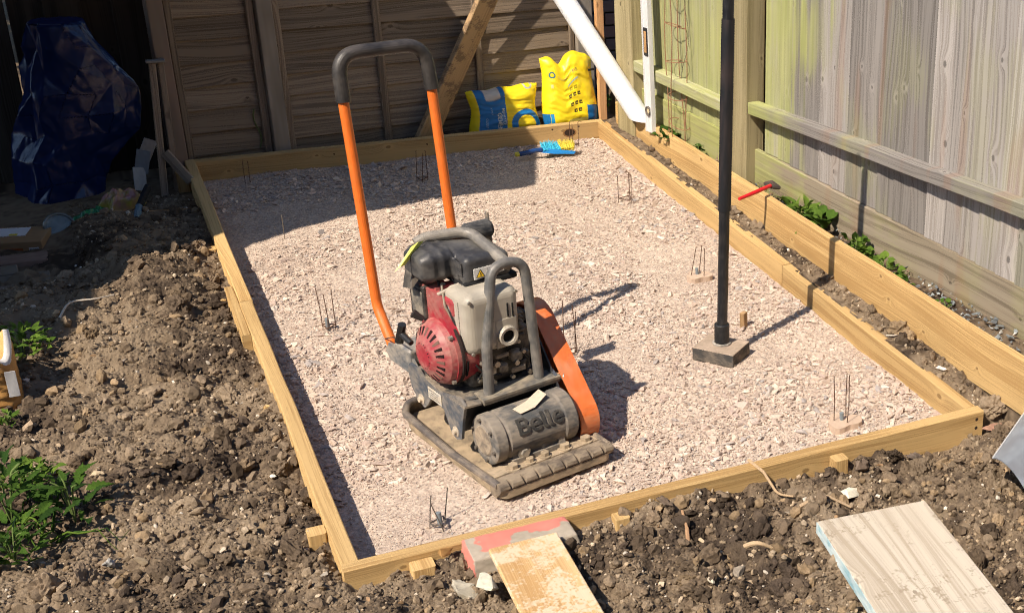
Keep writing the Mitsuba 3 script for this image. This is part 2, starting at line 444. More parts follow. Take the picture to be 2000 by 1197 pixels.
def soil_pieces(n, r0, r1, power, shapes, sink, seed, tones):
    g = np.random.default_rng(seed)
    xy = soil_points(n, g)
    u = g.uniform(0, 1, n)
    r = (r0 ** (1 - power) + u * (r1 ** (1 - power) - r0 ** (1 - power))) ** (1 / (1 - power))
    z = ground_z(xy[:, 0], xy[:, 1]) + r * sink
    P = np.c_[xy, z]
    base = soil_col(P)
    tn = g.uniform(0, 1, n)
    for lo, c in tones:
        m = tn > lo
        base[m] = np.asarray(c) * g.uniform(0.75, 1.2, (m.sum(), 1))
    size = r[:, None] * np.array([1.0, 1.0, 1.0]) * g.uniform(0.8, 1.2, (n, 3))
    return scatter(shapes, P, size, Rot.random(n, random_state=seed).as_matrix(), base * g.uniform(0.70, 1.35, (n, 1)), 0.12, seed)

crumb = clod_shapes(10, 0, 0.55, 3)
clod1, clod2 = clod_shapes(10, 1, 0.62, 4), clod_shapes(12, 2, 0.62, 5)
clod3 = clod_shapes(10, 3, 0.62, 6)
k = struct('loose_soil', 'stuff')
lots = [soil_pieces(60000, 0.0024, 0.0125, 2.3, crumb, 0.30, 31, [(0.76, (0.28, 0.215, 0.145)), (0.92, (0.38, 0.305, 0.22)), (0.988, (0.54, 0.48, 0.40))]),
        soil_pieces(2800, 0.009, 0.026, 2.4, clod1, 0.35, 32, [(0.86, (0.27, 0.195, 0.12))]),
        soil_pieces(300, 0.016, 0.032, 2.2, clod2, 0.28, 34, [(0.88, (0.26, 0.19, 0.12))]),
        soil_pieces(90, 0.028, 0.050, 2.0, clod3, 0.20, 35, [(0.88, (0.24, 0.175, 0.11))])]
kv, kf, kc, at = [], [], [], 0
for (v_, f_), c_ in lots:
    kv.append(v_); kf.append(f_ + at); kc.append(c_); at += len(v_)
scene[k] = mikit.ply((np.vstack(kv), np.vstack(kf)), 'vc_soil', smooth=False, color=np.vstack(kc))
chips = chip_shapes(14, 0.42, 9, 6)
k = struct('soil_pebbles', 'stuff')
m1, c1 = soil_pieces(2600, 0.004, 0.016, 2.4, chips, 0.5, 33, [(0.0, (0.30, 0.235, 0.165)), (0.45, (0.38, 0.32, 0.25)), (0.75, (0.26, 0.17, 0.10)), (0.88, (0.48, 0.43, 0.36)), (0.982, (0.66, 0.62, 0.55))])
scene[k] = mikit.ply(m1, 'vc_soil', smooth=False, color=c1)

# ---- hardcore: a compacted bed of pinkish crushed stone
bx, by = np.linspace(-0.01, PAD_W + 0.01, 170), np.linspace(-0.01, PAD_L + 0.01, 300)
BX, BY = np.meshgrid(bx, by, indexing='ij')
bp = np.stack([BX.ravel(), BY.ravel(), np.zeros(BX.size)], 1)
def bed_z(x, y):
    p = np.stack([np.asarray(x, float), np.asarray(y, float), np.zeros_like(np.asarray(x, float))], -1)
    return STONE_Z - 0.008 + 0.022 * (meshkit.fbm(p * 2.6, 3, 41) - 0.5) + 0.012 * (meshkit.fbm(p * 24, 3, 42) - 0.5)
bp[:, 2] = bed_z(bp[:, 0], bp[:, 1])
I, J = np.meshgrid(np.arange(169), np.arange(299), indexing='ij')
q = (I * 300 + J).ravel()
bf = np.vstack([np.stack([q, q + 300, q + 301], 1), np.stack([q, q + 301, q + 1], 1)])
def bed_rgb(p, n, uv):
    a = fbm(p.x * 120, p.y * 120, 0.0, 3)
    b = fbm(p.x * 5, p.y * 5, 1.0, 2)
    c = mix((0.40, 0.32, 0.262), (0.55, 0.455, 0.375), smoothstep(0.3, 0.7, a * 0.75 + b * 0.25))
    d, d2, w = mikit.voronoi(p.x * 130, p.y * 130)
    return c * (0.85 + 0.3 * w)
scene['bed_dust'] = {'type': 'twosided', 'bsdf': {'type': 'diffuse', 'reflectance': proc(bed_rgb)}}
k = struct('hardcore_bed')
scene[k] = mikit.ply((bp, bf), 'bed_dust', smooth=True)

g = np.random.default_rng(51)
NS = 92000
sx, sy = g.uniform(0.004, PAD_W - 0.004, NS), g.uniform(0.004, PAD_L - 0.004, NS)
field = meshkit.fbm(np.stack([sx, sy, 0 * sx], 1) * 2.3 + 5, 3, 52)
edge = np.minimum(np.minimum(sx, PAD_W - sx), np.minimum(sy, PAD_L - sy))
coarse = np.clip((field - 0.47) * 3.2 + 0.65 * np.exp(-edge / 0.2) + 0.22 * (1 - sy / PAD_L), 0, 1)
rr = 0.0030 + (g.pareto(2.5, NS) * 0.0026)
rr = np.minimum(rr, 0.0065 + 0.0175 * coarse) * (0.68 + 0.55 * coarse)
big = g.uniform(0, 1, NS) < 0.036 * coarse
rr = np.where(big, g.uniform(0.012, 0.025, NS), rr)
PAL = np.array([(0.57, 0.455, 0.39), (0.52, 0.41, 0.355), (0.62, 0.515, 0.45), (0.46, 0.36, 0.32), (0.55, 0.48, 0.44), (0.38, 0.335, 0.325), (0.66, 0.565, 0.49)])
col = PAL[g.choice(len(PAL), NS, p=[.29, .22, .13, .16, .1, .06, .04])] * g.uniform(0.78, 1.06, (NS, 1)) * [1.0, 1.008, 0.97]
tilt = np.where(rr > 0.010, 0.15, 0.36)
R = (Rot.from_euler('xy', np.stack([g.normal(0, 1, NS) * tilt, g.normal(0, 1, NS) * tilt], 1)) * Rot.from_euler('z', g.uniform(0, 2 * np.pi, NS))).as_matrix()
P = np.stack([sx, sy, bed_z(sx, sy) + np.where(rr > 0.010, rr * 0.07, rr * 0.19) + g.uniform(0, 0.004, NS)], 1)
size = rr[:, None] * np.stack([g.uniform(0.95, 1.5, NS), g.uniform(0.75, 1.1, NS), g.uniform(0.75, 1.2, NS)], 1)
# keep stones out of the boards
lim = size[:, :2].max(1) * 0.8
P[:, 0] = np.clip(P[:, 0], lim, PAD_W - lim)
P[:, 1] = np.clip(P[:, 1], lim, PAD_L - lim)
mst, cst = scatter(chip_shapes(26, 0.50, 9, 8), P, size, R, col, 0.05, 53)
k = struct('crushed_stone', 'stuff')
scene[k] = mikit.ply(mst, 'vc_soil', smooth=False, color=cst)

# ---- brick paving at the far left, in the shade
k = struct('brick_paving')
pv = trimesh.creation.box((0.9, 0.95, 0.02), trimesh.transformations.translation_matrix((-1.07, 2.62, -0.095)))
scene[k] = mikit.ply(pv, 'vc_matte', smooth=False, color=np.tile((0.12, 0.10, 0.085), (len(pv.vertices), 1)))
brick = refine(rbox((0, 0, 0), (0.2, 0.1, 0.05), 0.004), 0.05)
for i in range(9):
    for j in range(4):
        x, y = -0.74 - 0.212 * j - (0.106 if i % 2 else 0), 2.2 + 0.108 * i
        if y > 2.95 or x < -1.3:
            continue
        b = brick.copy()
        b.apply_transform(trimesh.transformations.rotation_matrix(rng.normal(0, 0.02), (rng.normal(), rng.normal(), 3)))
        b.apply_translation((x, y, -0.078 + rng.normal(0, 0.003)))
        part('brick_paving', 'brick', b, 'vc_matte', smooth=30, color=mottled((0.20 + rng.uniform(-.04, .04), 0.155, 0.125), 0.5, 20, i * 4 + j))

# ================================================================== THE TIMBER FORM ROUND THE PAD
FW = 'wood_formwork'
form = thing('timber_formwork', 'low rectangular frame of yellow softwood boards holding the bed of crushed pink stone', 'formwork')
TH = 0.045
def board_h(y0, y1, x, top0, top1, h, out):
    return plank(form, 'board', (x, y0, top0 - h / 2), (x, y1, top1 - h / 2), h, TH, FW, wdir=(0, 0, 1), seg=24, wob=0.003)
# left: two lengths with a splice piece outside
board_h(-0.002, 1.92, -TH / 2, 0.0, 0.002, 0.15, -1)
board_h(1.925, 3.78, -TH / 2, 0.002, 0.0, 0.15, -1)
plank(form, 'splice_board', (-TH * 1.36, 1.62, -0.069), (-TH * 1.34, 2.10, -0.067), 0.13, 0.030, FW, wdir=(0, 0, 1))
# right: two lengths and a splice piece
board_h(-0.001, 1.43, PAD_W + TH / 2, 0.0, -0.002, 0.16, 1)
board_h(1.435, 3.734, PAD_W + TH / 2, 0.001, 0.0, 0.16, 1)
plank(form, 'splice_board', (PAD_W + TH * 1.5, 1.55, -0.062), (PAD_W + TH * 1.5, 1.82, -0.066), 0.11, 0.040, FW, wdir=(0, 0, 1))
# back and front
plank(form, 'board', (-0.02, PAD_L + TH / 2, -0.075), (2.03, PAD_L + TH / 2, -0.075), 0.15, TH, FW, seg=24, wob=0.002, label='back board of the form, half in shade')
plank(form, 'board', (-0.046, -TH / 2, -0.075), (2.05, -TH / 2, -0.075), 0.15, TH, FW, seg=24, wob=0.002, label='front board of the form with soil banked against it')
def stake(x, y, top, w=0.045, d=0.045, pointed=False, lean=(0, 0)):
    return plank(form, 'stake', (x - lean[0], y - lean[1], -0.3), (x, y, top), w, d, FW, wdir=(1, 0, 0), seg=3, ch=0.004)
stake(-0.071, 0.215, -0.012, 0.048, 0.05)
stake(-0.066, 1.13, -0.045, 0.036, 0.05)
stake(-0.098, 2.06, -0.03, 0.040, 0.045)
stake(-0.066, 2.62, -0.03, 0.036, 0.045)
stake(-0.072, 3.62, -0.005, 0.05, 0.05)
stake(0.150, -0.073, -0.018, 0.062, 0.05)
stake(0.72, -0.071, -0.028, 0.045, 0.045)
stake(1.46, -0.072, -0.02, 0.05, 0.045)
stake(2.075, 1.22, -0.012, 0.05, 0.05)
stake(2.07, 2.45, -0.02, 0.045, 0.05)
# screw holes at the front right corner and nails
def spot(parent, name, c, r, axis, depth, col):
    m = lathe([(0, 0), (r, 0), (r, depth), (0, depth)], 10, axis)
    m.apply_translation(c)
    return part(parent, name, m, 'vc_matte', smooth=False, color=col)
for z in (-0.028, -0.062):
    spot(form, 'screw_hole', (2.022, -TH - 0.0006, z), 0.0062, 1, 0.001, (0.03, 0.022, 0.016))
for x, z in ((1.74, -0.02), (1.89, -0.018), (1.075, -0.03), (0.62, -0.032)):
    spot(form, 'nail_head', (x, PAD_L - 0.0006, z), 0.0045, 1, 0.001, (0.04, 0.03, 0.02))
m = lathe([(0, 0), (0.026, 0), (0.026, 0.001), (0, 0.001)], 14, 1)
m.apply_scale((1.15, 1, 0.75)); m.apply_translation((1.835, PAD_L - 0.0016, -0.047))
part(form, 'knot', m, 'vc_matte', smooth=False, color=(0.035, 0.022, 0.014))
m = lathe([(0, 0), (0.034, 0), (0.034, 0.001), (0, 0.001)], 14, 1)
m.apply_scale((1.15, 1, 0.75)); m.apply_translation((1.835, PAD_L - 0.0006, -0.048))
part(form, 'knot', m, 'vc_matte', smooth=False, color=(0.26, 0.14, 0.055))

# ---- the raised plank between the pad and the fence
rp = thing('retaining_plank', 'long softwood plank on edge between the stone pad and the tall weathered fence', 'plank')
plank(rp, None, (op_x(3.68) + 0.016, 3.68, 0.018), (op_x(-1.1) + 0.016, -1.1, 0.112), 0.205, 0.034, FW, seg=40, wob=0.003)

# ================================================================== THE RIGHT-HAND FENCE
def fpt(s, off, z):
    return FENCE_P0 + FENCE_T * s + FENCE_N * off + np.array([0, 0, z])
fence = thing('close_board_fence', 'tall weathered fence of vertical boards, grey turning algae green at its far end', 'fence')
g = np.random.default_rng(61)
s = -2.05
n_b = 0
while s < 2.28:
    w = 0.112 + g.uniform(-0.006, 0.008)
    if 0.80 < s + w and s < 1.04:                    # behind the post the boards stop
        s = 1.04
        continue
    a = fpt(s + w / 2, 0.004 + g.uniform(-0.001, 0.001), 0.268)
    b = fpt(s + w / 2 + g.normal(0, 0.002), 0.004, 1.86)
    # featheredge: thick edge on the near side lapping over the thin edge of the next
    plank(fence, 'board', a, b, w + 0.018, 0.012, 'wood_fence', wdir=FENCE_T, seg=8, taper=(0.007, 0.032), ch=0.0015, wob=0.0015)
    s += w
plank(fence, 'gravel_board', fpt(-2.05, 0.016, 0.168), fpt(0.868, 0.016, 0.160), 0.205, 0.024, 'wood_gravel', seg=30, wob=0.002)
plank(fence, 'gravel_board', fpt(1.05, 0.016, 0.165), fpt(2.2, 0.016, 0.165), 0.205, 0.024, 'wood_gravel', seg=12, wob=0.002)
plank(fence, 'backing_board', fpt(0.86, -0.055, -0.1), fpt(0.86, -0.055, 1.86), 0.24, 0.02, 'wood_panel', wdir=FENCE_T, seg=4)
def rail(s0, z0, s1, z1):
    plank(fence, 'rail', fpt(s0, 0.042, z0), fpt(s1, 0.042, z1), 0.058, 0.062, 'wood_fence', seg=20, ch=0.004, wob=0.002)
rail(0.862, 0.470, -2.05, 0.650)
rail(2.06, 0.392, 1.052, 0.412)
rail(0.862, 1.55, -2.05, 1.60)
rail(2.06, 1.50, 1.052, 1.52)
plank(fence, 'post', fpt(0.955, 0.03, -0.2), fpt(0.948, 0.03, 1.95), 0.17, 0.10, 'wood_post', wdir=FENCE_T, seg=14, ch=0.005, label='square treated fence post behind the black prop')
plank(fence, 'post', fpt(2.15, 0.03, -0.2), fpt(2.15, 0.03, 1.95), 0.20, 0.10, 'wood_post', wdir=FENCE_T, seg=14, ch=0.005, label='corner fence post behind the white pipe')
plank(fence, 'post', fpt(-2.12, 0.03, -0.2), fpt(-2.12, 0.03, 1.95), 0.10, 0.10, 'wood_post', wdir=FENCE_T, seg=14, ch=0.005)

# ================================================================== THE BACK FENCE
BA = math.radians(7.24)
BT, BN = np.array([math.cos(BA), math.sin(BA), 0.0]), np.array([math.sin(BA), -math.cos(BA), 0.0])
def bpt(x, off, z):
    p = np.array([1.6, 4.05, 0.0]) + BT * ((x - 1.6) / BT[0])
    return p + BN * off + np.array([0, 0, z])
bfen = thing('lap_panel_fence', 'brown wooden panel fence of wide horizontal boards across the back behind the pad', 'fence')
g = np.random.default_rng(62)
def bay(x0, x1, zs, h):
    for i in range(zs[1]):
        z = zs[0] + i * h
        hh = h + 0.026
        tl = 0.010
        a, b = bpt(x0, 0.004, z + hh / 2 + g.normal(0, 0.002)), bpt(x1, 0.004, z + hh / 2 + g.normal(0, 0.003))
        wd = np.array([0, 0, 1.0]) - BN * tl / hh * 1.6
        plank(bfen, 'board', a, b, hh, 0.010, 'wood_panel', wdir=wd, seg=18, ch=0.0015, wob=0.006)
bay(-0.03, 0.36, (-0.12, 17), 0.113)
bay(0.43, 1.995, (-0.09, 17), 0.110)
def upright(name, x, w, off, d, mat, z0=-0.3, z1=1.9, label=None):
    return plank(bfen, name, bpt(x, off, z0), bpt(x, off, z1), w, d, mat, wdir=BT, seg=12, ch=0.004, wob=0.002, label=label)
CON = mottled((0.30, 0.265, 0.225), 0.35, 16, 3, (0.22, 0.19, 0.155))
def concrete_post(x, w, off, d, label=None, col=CON):
    a = bpt(x, off, 0.8)
    m = refine(rbox((0, 0, 0), (w, d, 2.2), 0.006), 0.15)
    m.apply_transform(trimesh.transformations.rotation_matrix(BA, (0, 0, 1)))
    m.apply_translation(a)
    return part(bfen, 'concrete_post', m, 'vc_matte', smooth=30, color=col, label=label)
concrete_post(-0.068, 0.068, 0.03, 0.08, col=mottled((0.27, 0.19, 0.15), 0.35, 14, 5, (0.20, 0.165, 0.135)))
concrete_post(0.395, 0.074, 0.025, 0.08)
concrete_post(2.045, 0.098, 0.02, 0.08, label='grey concrete fence post behind the upright yellow bag')
for x, w in ((0.338, 0.036), (0.452, 0.03), (-0.012, 0.03), (0.925, 0.038), (1.44, 0.038), (1.978, 0.028)):
    upright('batten', x, w, 0.022, 0.022, 'wood_panel')
# blue scrap caught at the foot of the second bay
part(bfen, 'ivy_shoot', tube(np.array([bpt(0.30, 0.02, z) + BT * 0.012 * math.sin(z * 30) for z in np.linspace(0.0, 0.2, 8)]), 0.003, 5), 'vc_matte', color=(0.10, 0.14, 0.05))

# brick wall of the neighbour seen through the corner gap
wall = thing('brick_wall', 'dark brick wall glimpsed in the gap between back fence and corner post', 'wall')
wm = trimesh.creation.box((0.9, 0.08, 1.9), trimesh.transformations.translation_matrix((2.45, 4.32, 0.75)))
part(wall, 'mortar', wm, 'vc_matte', smooth=False, color=(0.20, 0.18, 0.16))
bb = refine(rbox((0, 0, 0), (0.213, 0.05, 0.063), 0.003), 0.06)
for i in range(24):
    for j in range(4):
        b = bb.copy()
        b.apply_translation((2.12 + 0.225 * j + (0.112 if i % 2 else 0), 4.262, -0.15 + 0.075 * i))
        part(wall, 'brick', b, 'vc_matte', smooth=30, color=mottled((0.16 + rng.uniform(-.03, .03), 0.11, 0.095), 0.4, 30, i * 5 + j))

# ================================================================== LEFT: CANOPY, DARK BOARD GATE
H_ROOF = 1.62
out = [(1.41, 3.08), (0.97, 3.06), (0.585, 3.0), (0.30, 2.89), (0.067, 2.75), (-0.08, 2.63), (-0.42, 2.25), (-0.715, 1.75), (-0.98, 1.1)]
sh = -SUN[:2] / SUN[2] * (H_ROOF + 0.09)
roof2d = [(x - sh[0], y - sh[1]) for x, y in out]
e1 = np.array([0.317, 0.948])
roof2d = [tuple(np.array(roof2d[0]) + e1 * (3.84 - roof2d[0][1]) / e1[1])] + roof2d + [(-3.6, -0.4), (-3.6, 3.84)]
can = thing('lean_to_canopy', 'lean-to roof beside the garden that shades the far left corner', 'canopy')
part(can, 'roof', prism(roof2d, H_ROOF, H_ROOF + 0.05, 'ab'), 'vc_matte', smooth=False, color=(0.10, 0.095, 0.09))
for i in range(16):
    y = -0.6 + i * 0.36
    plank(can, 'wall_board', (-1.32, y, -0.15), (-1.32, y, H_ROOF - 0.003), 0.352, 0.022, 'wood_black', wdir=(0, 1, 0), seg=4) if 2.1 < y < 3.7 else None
gate = thing('board_gate', 'dark vertical board gate behind the blue tarpaulin with daylight through one gap', 'gate')
x = -1.32
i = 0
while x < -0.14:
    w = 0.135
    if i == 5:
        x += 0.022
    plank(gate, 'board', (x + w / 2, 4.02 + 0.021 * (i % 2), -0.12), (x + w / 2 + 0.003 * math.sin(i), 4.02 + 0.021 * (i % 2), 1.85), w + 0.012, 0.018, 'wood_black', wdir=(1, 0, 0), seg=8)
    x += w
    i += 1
for z in (0.25, 1.4):
    plank(gate, 'ledge', (-1.32, 4.075, z), (-0.72, 4.075, z), 0.1, 0.028, 'wood_black')

# ---- what shuts out the sky round the garden: the house behind the camera, trees beyond the back fence
house = thing('brick_house', 'brick house at the near end of the garden, behind the viewer', 'house')
part(house, 'wall', trimesh.creation.box((17, 0.3, 5.6), trimesh.transformations.translation_matrix((1.0, -5.6, 2.6))), 'vc_matte', color=(0.22, 0.13, 0.095), smooth=False)
part(house, 'roof', hull([(x, y, z) for x in (-7.6, 9.6) for y, z in ((-5.1, 5.42), (-5.1, 5.5), (-9, 8.0), (-9, 5.42))]), 'vc_matte', color=(0.12, 0.085, 0.07), smooth=False)
for x, w in ((-4.0, 1.6), (0.2, 1.2), (4.2, 1.8)):
    for z in (1.5, 4.1):
        wk = part(house, 'window', cat(*[trimesh.creation.box(s_, trimesh.transformations.translation_matrix(c_)) for s_, c_ in (((w, 0.06, 0.07), (x, -5.43, z - 0.55)), ((w, 0.06, 0.07), (x, -5.43, z + 0.55)), ((0.07, 0.06, 1.03), (x - w / 2 + 0.035, -5.43, z)), ((0.07, 0.06, 1.03), (x + w / 2 - 0.035, -5.43, z)))]), 'vc_matte', color=(0.7, 0.7, 0.68), smooth=False)
        part(wk, 'pane', trimesh.creation.box((w - 0.15, 0.01, 1.02), trimesh.transformations.translation_matrix((x, -5.44, z))), 'vc_plastic', color=(0.02, 0.025, 0.03), smooth=False)
def tree(x, y, h, r, seed, label):
    k = thing('garden_tree', label, 'tree')
    g = np.random.default_rng(seed)
    part(k, 'trunk', tube([(x, y, -0.3), (x + 0.1, y, h * 0.4), (x + 0.05, y + 0.1, h * 0.85)], [0.16, 0.11, 0.04], 10), 'vc_matte', color=(0.10, 0.08, 0.06))
    n = 5200
    d = g.normal(size=(n, 3)); d /= np.linalg.norm(d, axis=1, keepdims=True)
    P = np.array([x, y, h * 0.62]) + d * (g.uniform(0.35, 1, (n, 1)) ** 0.6) * [r, r, h * 0.42]
    P += (meshkit.noise(P * 1.3, seed)[:, None] - 0.5) * 0.8
    v = np.array([[-1, 0, 0], [0, -0.6, 0.15], [1, 0, 0], [0, 0.6, 0.15]])
    mm, cc = scatter([(v, np.array([[0, 1, 2], [0, 2, 3]]))], P, g.uniform(0.08, 0.15, n)[:, None] * np.ones(3), Rot.random(n, random_state=seed).as_matrix(), np.array([0.045, 0.085, 0.025]) * g.uniform(0.6, 1.5, (n, 1)), 0.1, seed)
    kk = ukey(f'{k}__crown')
    scene[kk] = mikit.ply(mm, 'vc_soil', smooth=False, color=cc)
for i, (x, y, h, r, lb) in enumerate(((-2.6, 7.2, 5.6, 2.0, 'leafy tree beyond the board gate, out of the frame'), (1.4, 7.8, 6.2, 2.3, 'tall leafy tree beyond the back fence, out of the frame'), (5.2, 7.0, 5.4, 2.1, 'leafy tree beyond the far right corner, out of the frame'))):
    tree(x, y, h, r, 140 + i, lb)

# ================================================================== THE PLATE COMPACTOR (local axes: a to its left-right, b backwards, c up)
CO = np.array([0.65, 0.29, -0.083])
CTH = math.radians(14.0)
CM = np.eye(4)
CM[:3, :3] = np.array([[math.cos(CTH), -math.sin(CTH), 0], [math.sin(CTH), math.cos(CTH), 0], [0, 0, 1.0]])
CM[:3, 3] = CO
comp = thing('plate_compactor', 'orange and grey petrol plate compactor with red engine and tall orange handle', 'plate compactor')
DUST = (0.36, 0.285, 0.205)
def cp(name, mesh, mat, col=None, smooth=35, label=None, parent=None, fine=0.012):
    m = as_tm(mesh).copy()
    if callable(col):
        m.merge_vertices()
        m = refine(m, fine)
    m.apply_transform(CM)
    return part(parent or comp, name, m, mat, smooth=smooth, color=col, label=label)

STEEL = dusty((0.065, 0.078, 0.092), DUST, 0.5, 13, 1)
STEEL_HALF = dusty((0.13, 0.135, 0.135), (0.40, 0.33, 0.25), 0.6, 11, 2)
IRON = dusty((0.10, 0.088, 0.078), (0.28, 0.225, 0.165), 0.65, 16, 3)
BLACK = dusty((0.022, 0.022, 0.024), (0.20, 0.175, 0.145), 0.35, 14, 4)
# --- base plate
out2 = [(-0.2, 0.03), (-0.185, 0.0), (0.185, 0.0), (0.2, 0.03), (0.2, 0.58), (0.17, 0.63), (-0.16, 0.64), (-0.2, 0.58)]
pl = prism(out2, 0.004, 0.030, 'ab', r=0.02)
base = cp('base_plate', pl, 'vc_matte', dusty((0.14, 0.115, 0.085), (0.37, 0.285, 0.19), 0.85, 12, 5), label='sand-covered steel base plate', fine=0.02)
rim = fillet([(-0.196, 0.02, 0.046), (-0.203, 0.30, 0.043), (-0.203, 0.60, 0.058), (-0.17, 0.652, 0.066), (-0.05, 0.662, 0.068)], 0.05, 8)
cp('rim', cat(tube(rim, 0.0125, 12)), 'vc_satin', dusty((0.085, 0.075, 0.07), (0.24, 0.195, 0.15), 0.5, 18, 6), parent=base, label='worn rolled edge of the base plate')
# skirt under the rolled edge
sk = np.array(rim)
skv = np.vstack([sk, sk * [1, 1, 0] + [0.006, 0, 0.006]])
n_ = len(sk)
skf = np.vstack([[[i, i + 1, n_ + i + 1], [i, n_ + i + 1, n_ + i]] for i in range(n_ - 1)])
cp('skirt', (skv, skf), 'vc_matte', IRON, smooth=60, parent=base)
rim2 = fillet([(0.196, 0.02, 0.046), (0.203, 0.30, 0.043), (0.203, 0.60, 0.058), (0.17, 0.652, 0.066)], 0.05, 8)
cp('rim', tube(rim2, 0.0125, 12), 'vc_satin', IRON, parent=base)
# front lip with bevelled notches
lip = hull([(a, b, c) for a in (-0.203, 0.203) for b, c in ((0.006, 0.026), (0.034, 0.000), (0.062, 0.004), (0.064, 0.046), (0.052, 0.055), (0.012, 0.057), (0.000, 0.050), (-0.003, 0.040))])
lm = mani(lip)
for i in range(8):
    a = -0.166 + i * 0.0475
    cut = hull([(a - 0.015, -0.02, 0.062), (a + 0.015, -0.02, 0.062), (a + 0.001, -0.02, 0.012), (a - 0.002, 0.034, 0.060), (a + 0.002, 0.034, 0.060), (a - 0.015, -0.02, 0.09), (a + 0.015, -0.02, 0.09), (a - 0.002, 0.034, 0.09), (a + 0.002, 0.034, 0.09)])
    lm = lm - mani(cut)
cp('front_lip', lm, 'vc_matte', dusty((0.105, 0.085, 0.068), (0.27, 0.215, 0.155), 0.6, 22, 7), smooth=20, parent=base, label='toothed front lip of the base plate')
# dirt mounds and bolts along the lip
hexb = lambda r, h: trimesh.creation.cylinder(r, h, sections=6)
for a, b, r in ((-0.115, 0.076, 0.016), (-0.055, 0.078, 0.013), (0.0, 0.080, 0.014), (0.075, 0.085, 0.017), (0.150, 0.082, 0.017)):
    m = hexb(r, 0.014)
    m.apply_translation((a, b, 0.062))
    w = lathe([(0, 0), (r * 1.45, 0), (r * 1.45, 0.004), (0, 0.004)], 18, 2)
    w.apply_translation((a, b, 0.052))
    cp('bolt', cat(m, w), 'vc_matte', dusty((0.22, 0.175, 0.125), (0.38, 0.30, 0.205), 0.9, 30, 8), parent=base)
cp('dirt', prism([(-0.185, 0.062), (0.185, 0.062), (0.185, 0.118), (-0.185, 0.118)], 0.03, 0.053, 'ab'), 'vc_matte', dusty((0.22, 0.175, 0.125), (0.39, 0.305, 0.21), 0.9, 20, 8), parent=base, label='packed sand behind the front lip')

# --- vibrator housing
CYB, CYC, CYR = 0.170, 0.128, 0.083
VIB = dusty((0.075, 0.078, 0.080), (0.27, 0.23, 0.185), 0.6, 12, 9)
prof = [(0, -0.158), (0.050, -0.158), (0.054, -0.155), (0.074, -0.155), (0.082, -0.150), (0.083, -0.118), (0.076, -0.116), (0.076, -0.112), (CYR, -0.104), (CYR, 0.085), (0.088, 0.092), (0.088, 0.128), (0.080, 0.136), (0, 0.136)]
vb = lathe(prof, 48, 0)
vb.apply_translation((0, CYB, CYC))
feet = cat(prism([(-0.105, 0.090), (0.085, 0.090), (0.098, 0.26), (-0.115, 0.26)], 0.030, 0.07, 'ab'),
           hull([(a, b, c) for a in (-0.098, -0.070) for b, c in ((0.088, 0.03), (0.25, 0.03), (0.115, 0.12), (0.225, 0.12))]),
           hull([(a, b, c) for a in (0.062, 0.084) for b, c in ((0.085, 0.03), (0.25, 0.03), (0.105, 0.13), (0.225, 0.13))]),
           hull([(a, b, c) for a in (-0.085, 0.075) for b, c in ((0.100, 0.03), (0.25, 0.03), (0.105, 0.11), (0.225, 0.11))]))
vibk = cp('vibrator_housing', cat(vb, feet), 'vc_matte', VIB, label='cylindrical cast exciter housing with raised lettering')
cap = lathe([(0, -0.1605), (0.046, -0.1605), (0.050, -0.157), (0, -0.157)], 36, 0)
cap.apply_translation((0, CYB, CYC))
cp('end_cap', cap, 'vc_matte', dusty((0.15, 0.125, 0.10), (0.36, 0.285, 0.205), 0.8, 16, 10), parent=vibk)
for i in range(6):
    t = i * math.pi / 3 + 0.3
    m = lathe([(0, -0.163), (0.006, -0.163), (0.007, -0.153), (0, -0.153)], 10, 0)
    m.apply_translation((0, CYB + 0.066 * math.cos(t), CYC + 0.066 * math.sin(t)))
    cp('screw', m, 'vc_satin', (0.10, 0.085, 0.07), parent=vibk)
m = hexb(0.014, 0.016); m.apply_transform(trimesh.transformations.rotation_matrix(math.pi / 2, (1, 0, 0))); m.apply_translation((-0.062, 0.092, 0.083))
w = lathe([(0, 0), (0.021, 0), (0.021, 0.006), (0, 0.006)], 20, 1); w.apply_translation((-0.062, 0.0935, 0.083))
cp('plug_bolt', cat(m, w), 'vc_matte', dusty((0.16, 0.15, 0.135), (0.40, 0.33, 0.24), 0.7, 30, 11), parent=vibk)
# raised name cast into the housing, wrapped round the cylinder
tx = meshkit.text_mesh('Belle', 0.050, 0.006, bold=True)
tv, tf = trimesh.remesh.subdivide_to_size(tx.vertices, tx.faces, 0.008, max_iter=6)
tl = tv[:, 0].max()
phi = math.radians(147) - (tv[:, 1] - 0.025) / CYR
rad = CYR - 0.0015 + tv[:, 2]
txt = np.stack([-0.082 + tv[:, 0] * (0.165 / tl), CYB + rad * np.cos(phi), CYC + rad * np.sin(phi)], 1)
cp('raised_lettering', (txt, tf), 'vc_matte', dusty((0.032, 0.032, 0.032), (0.15, 0.13, 0.105), 0.35, 20, 12), smooth=30, parent=vibk, fine=0.02)
m = meshkit.text_mesh('S', 0.012, 0.002, bold=True); v = m.vertices
ph = math.radians(189) - v[:, 1] / CYR
cp('raised_lettering', (np.stack([0.0 + v[:, 0], CYB - 0.0755 + 0 * v[:, 0] - v[:, 2] * 0.5, 0.076 + v[:, 1]], 1), m.faces), 'vc_matte', dusty((0.07, 0.07, 0.07), (0.2, 0.17, 0.14), 0.4, 20, 13), smooth=30, parent=vibk)

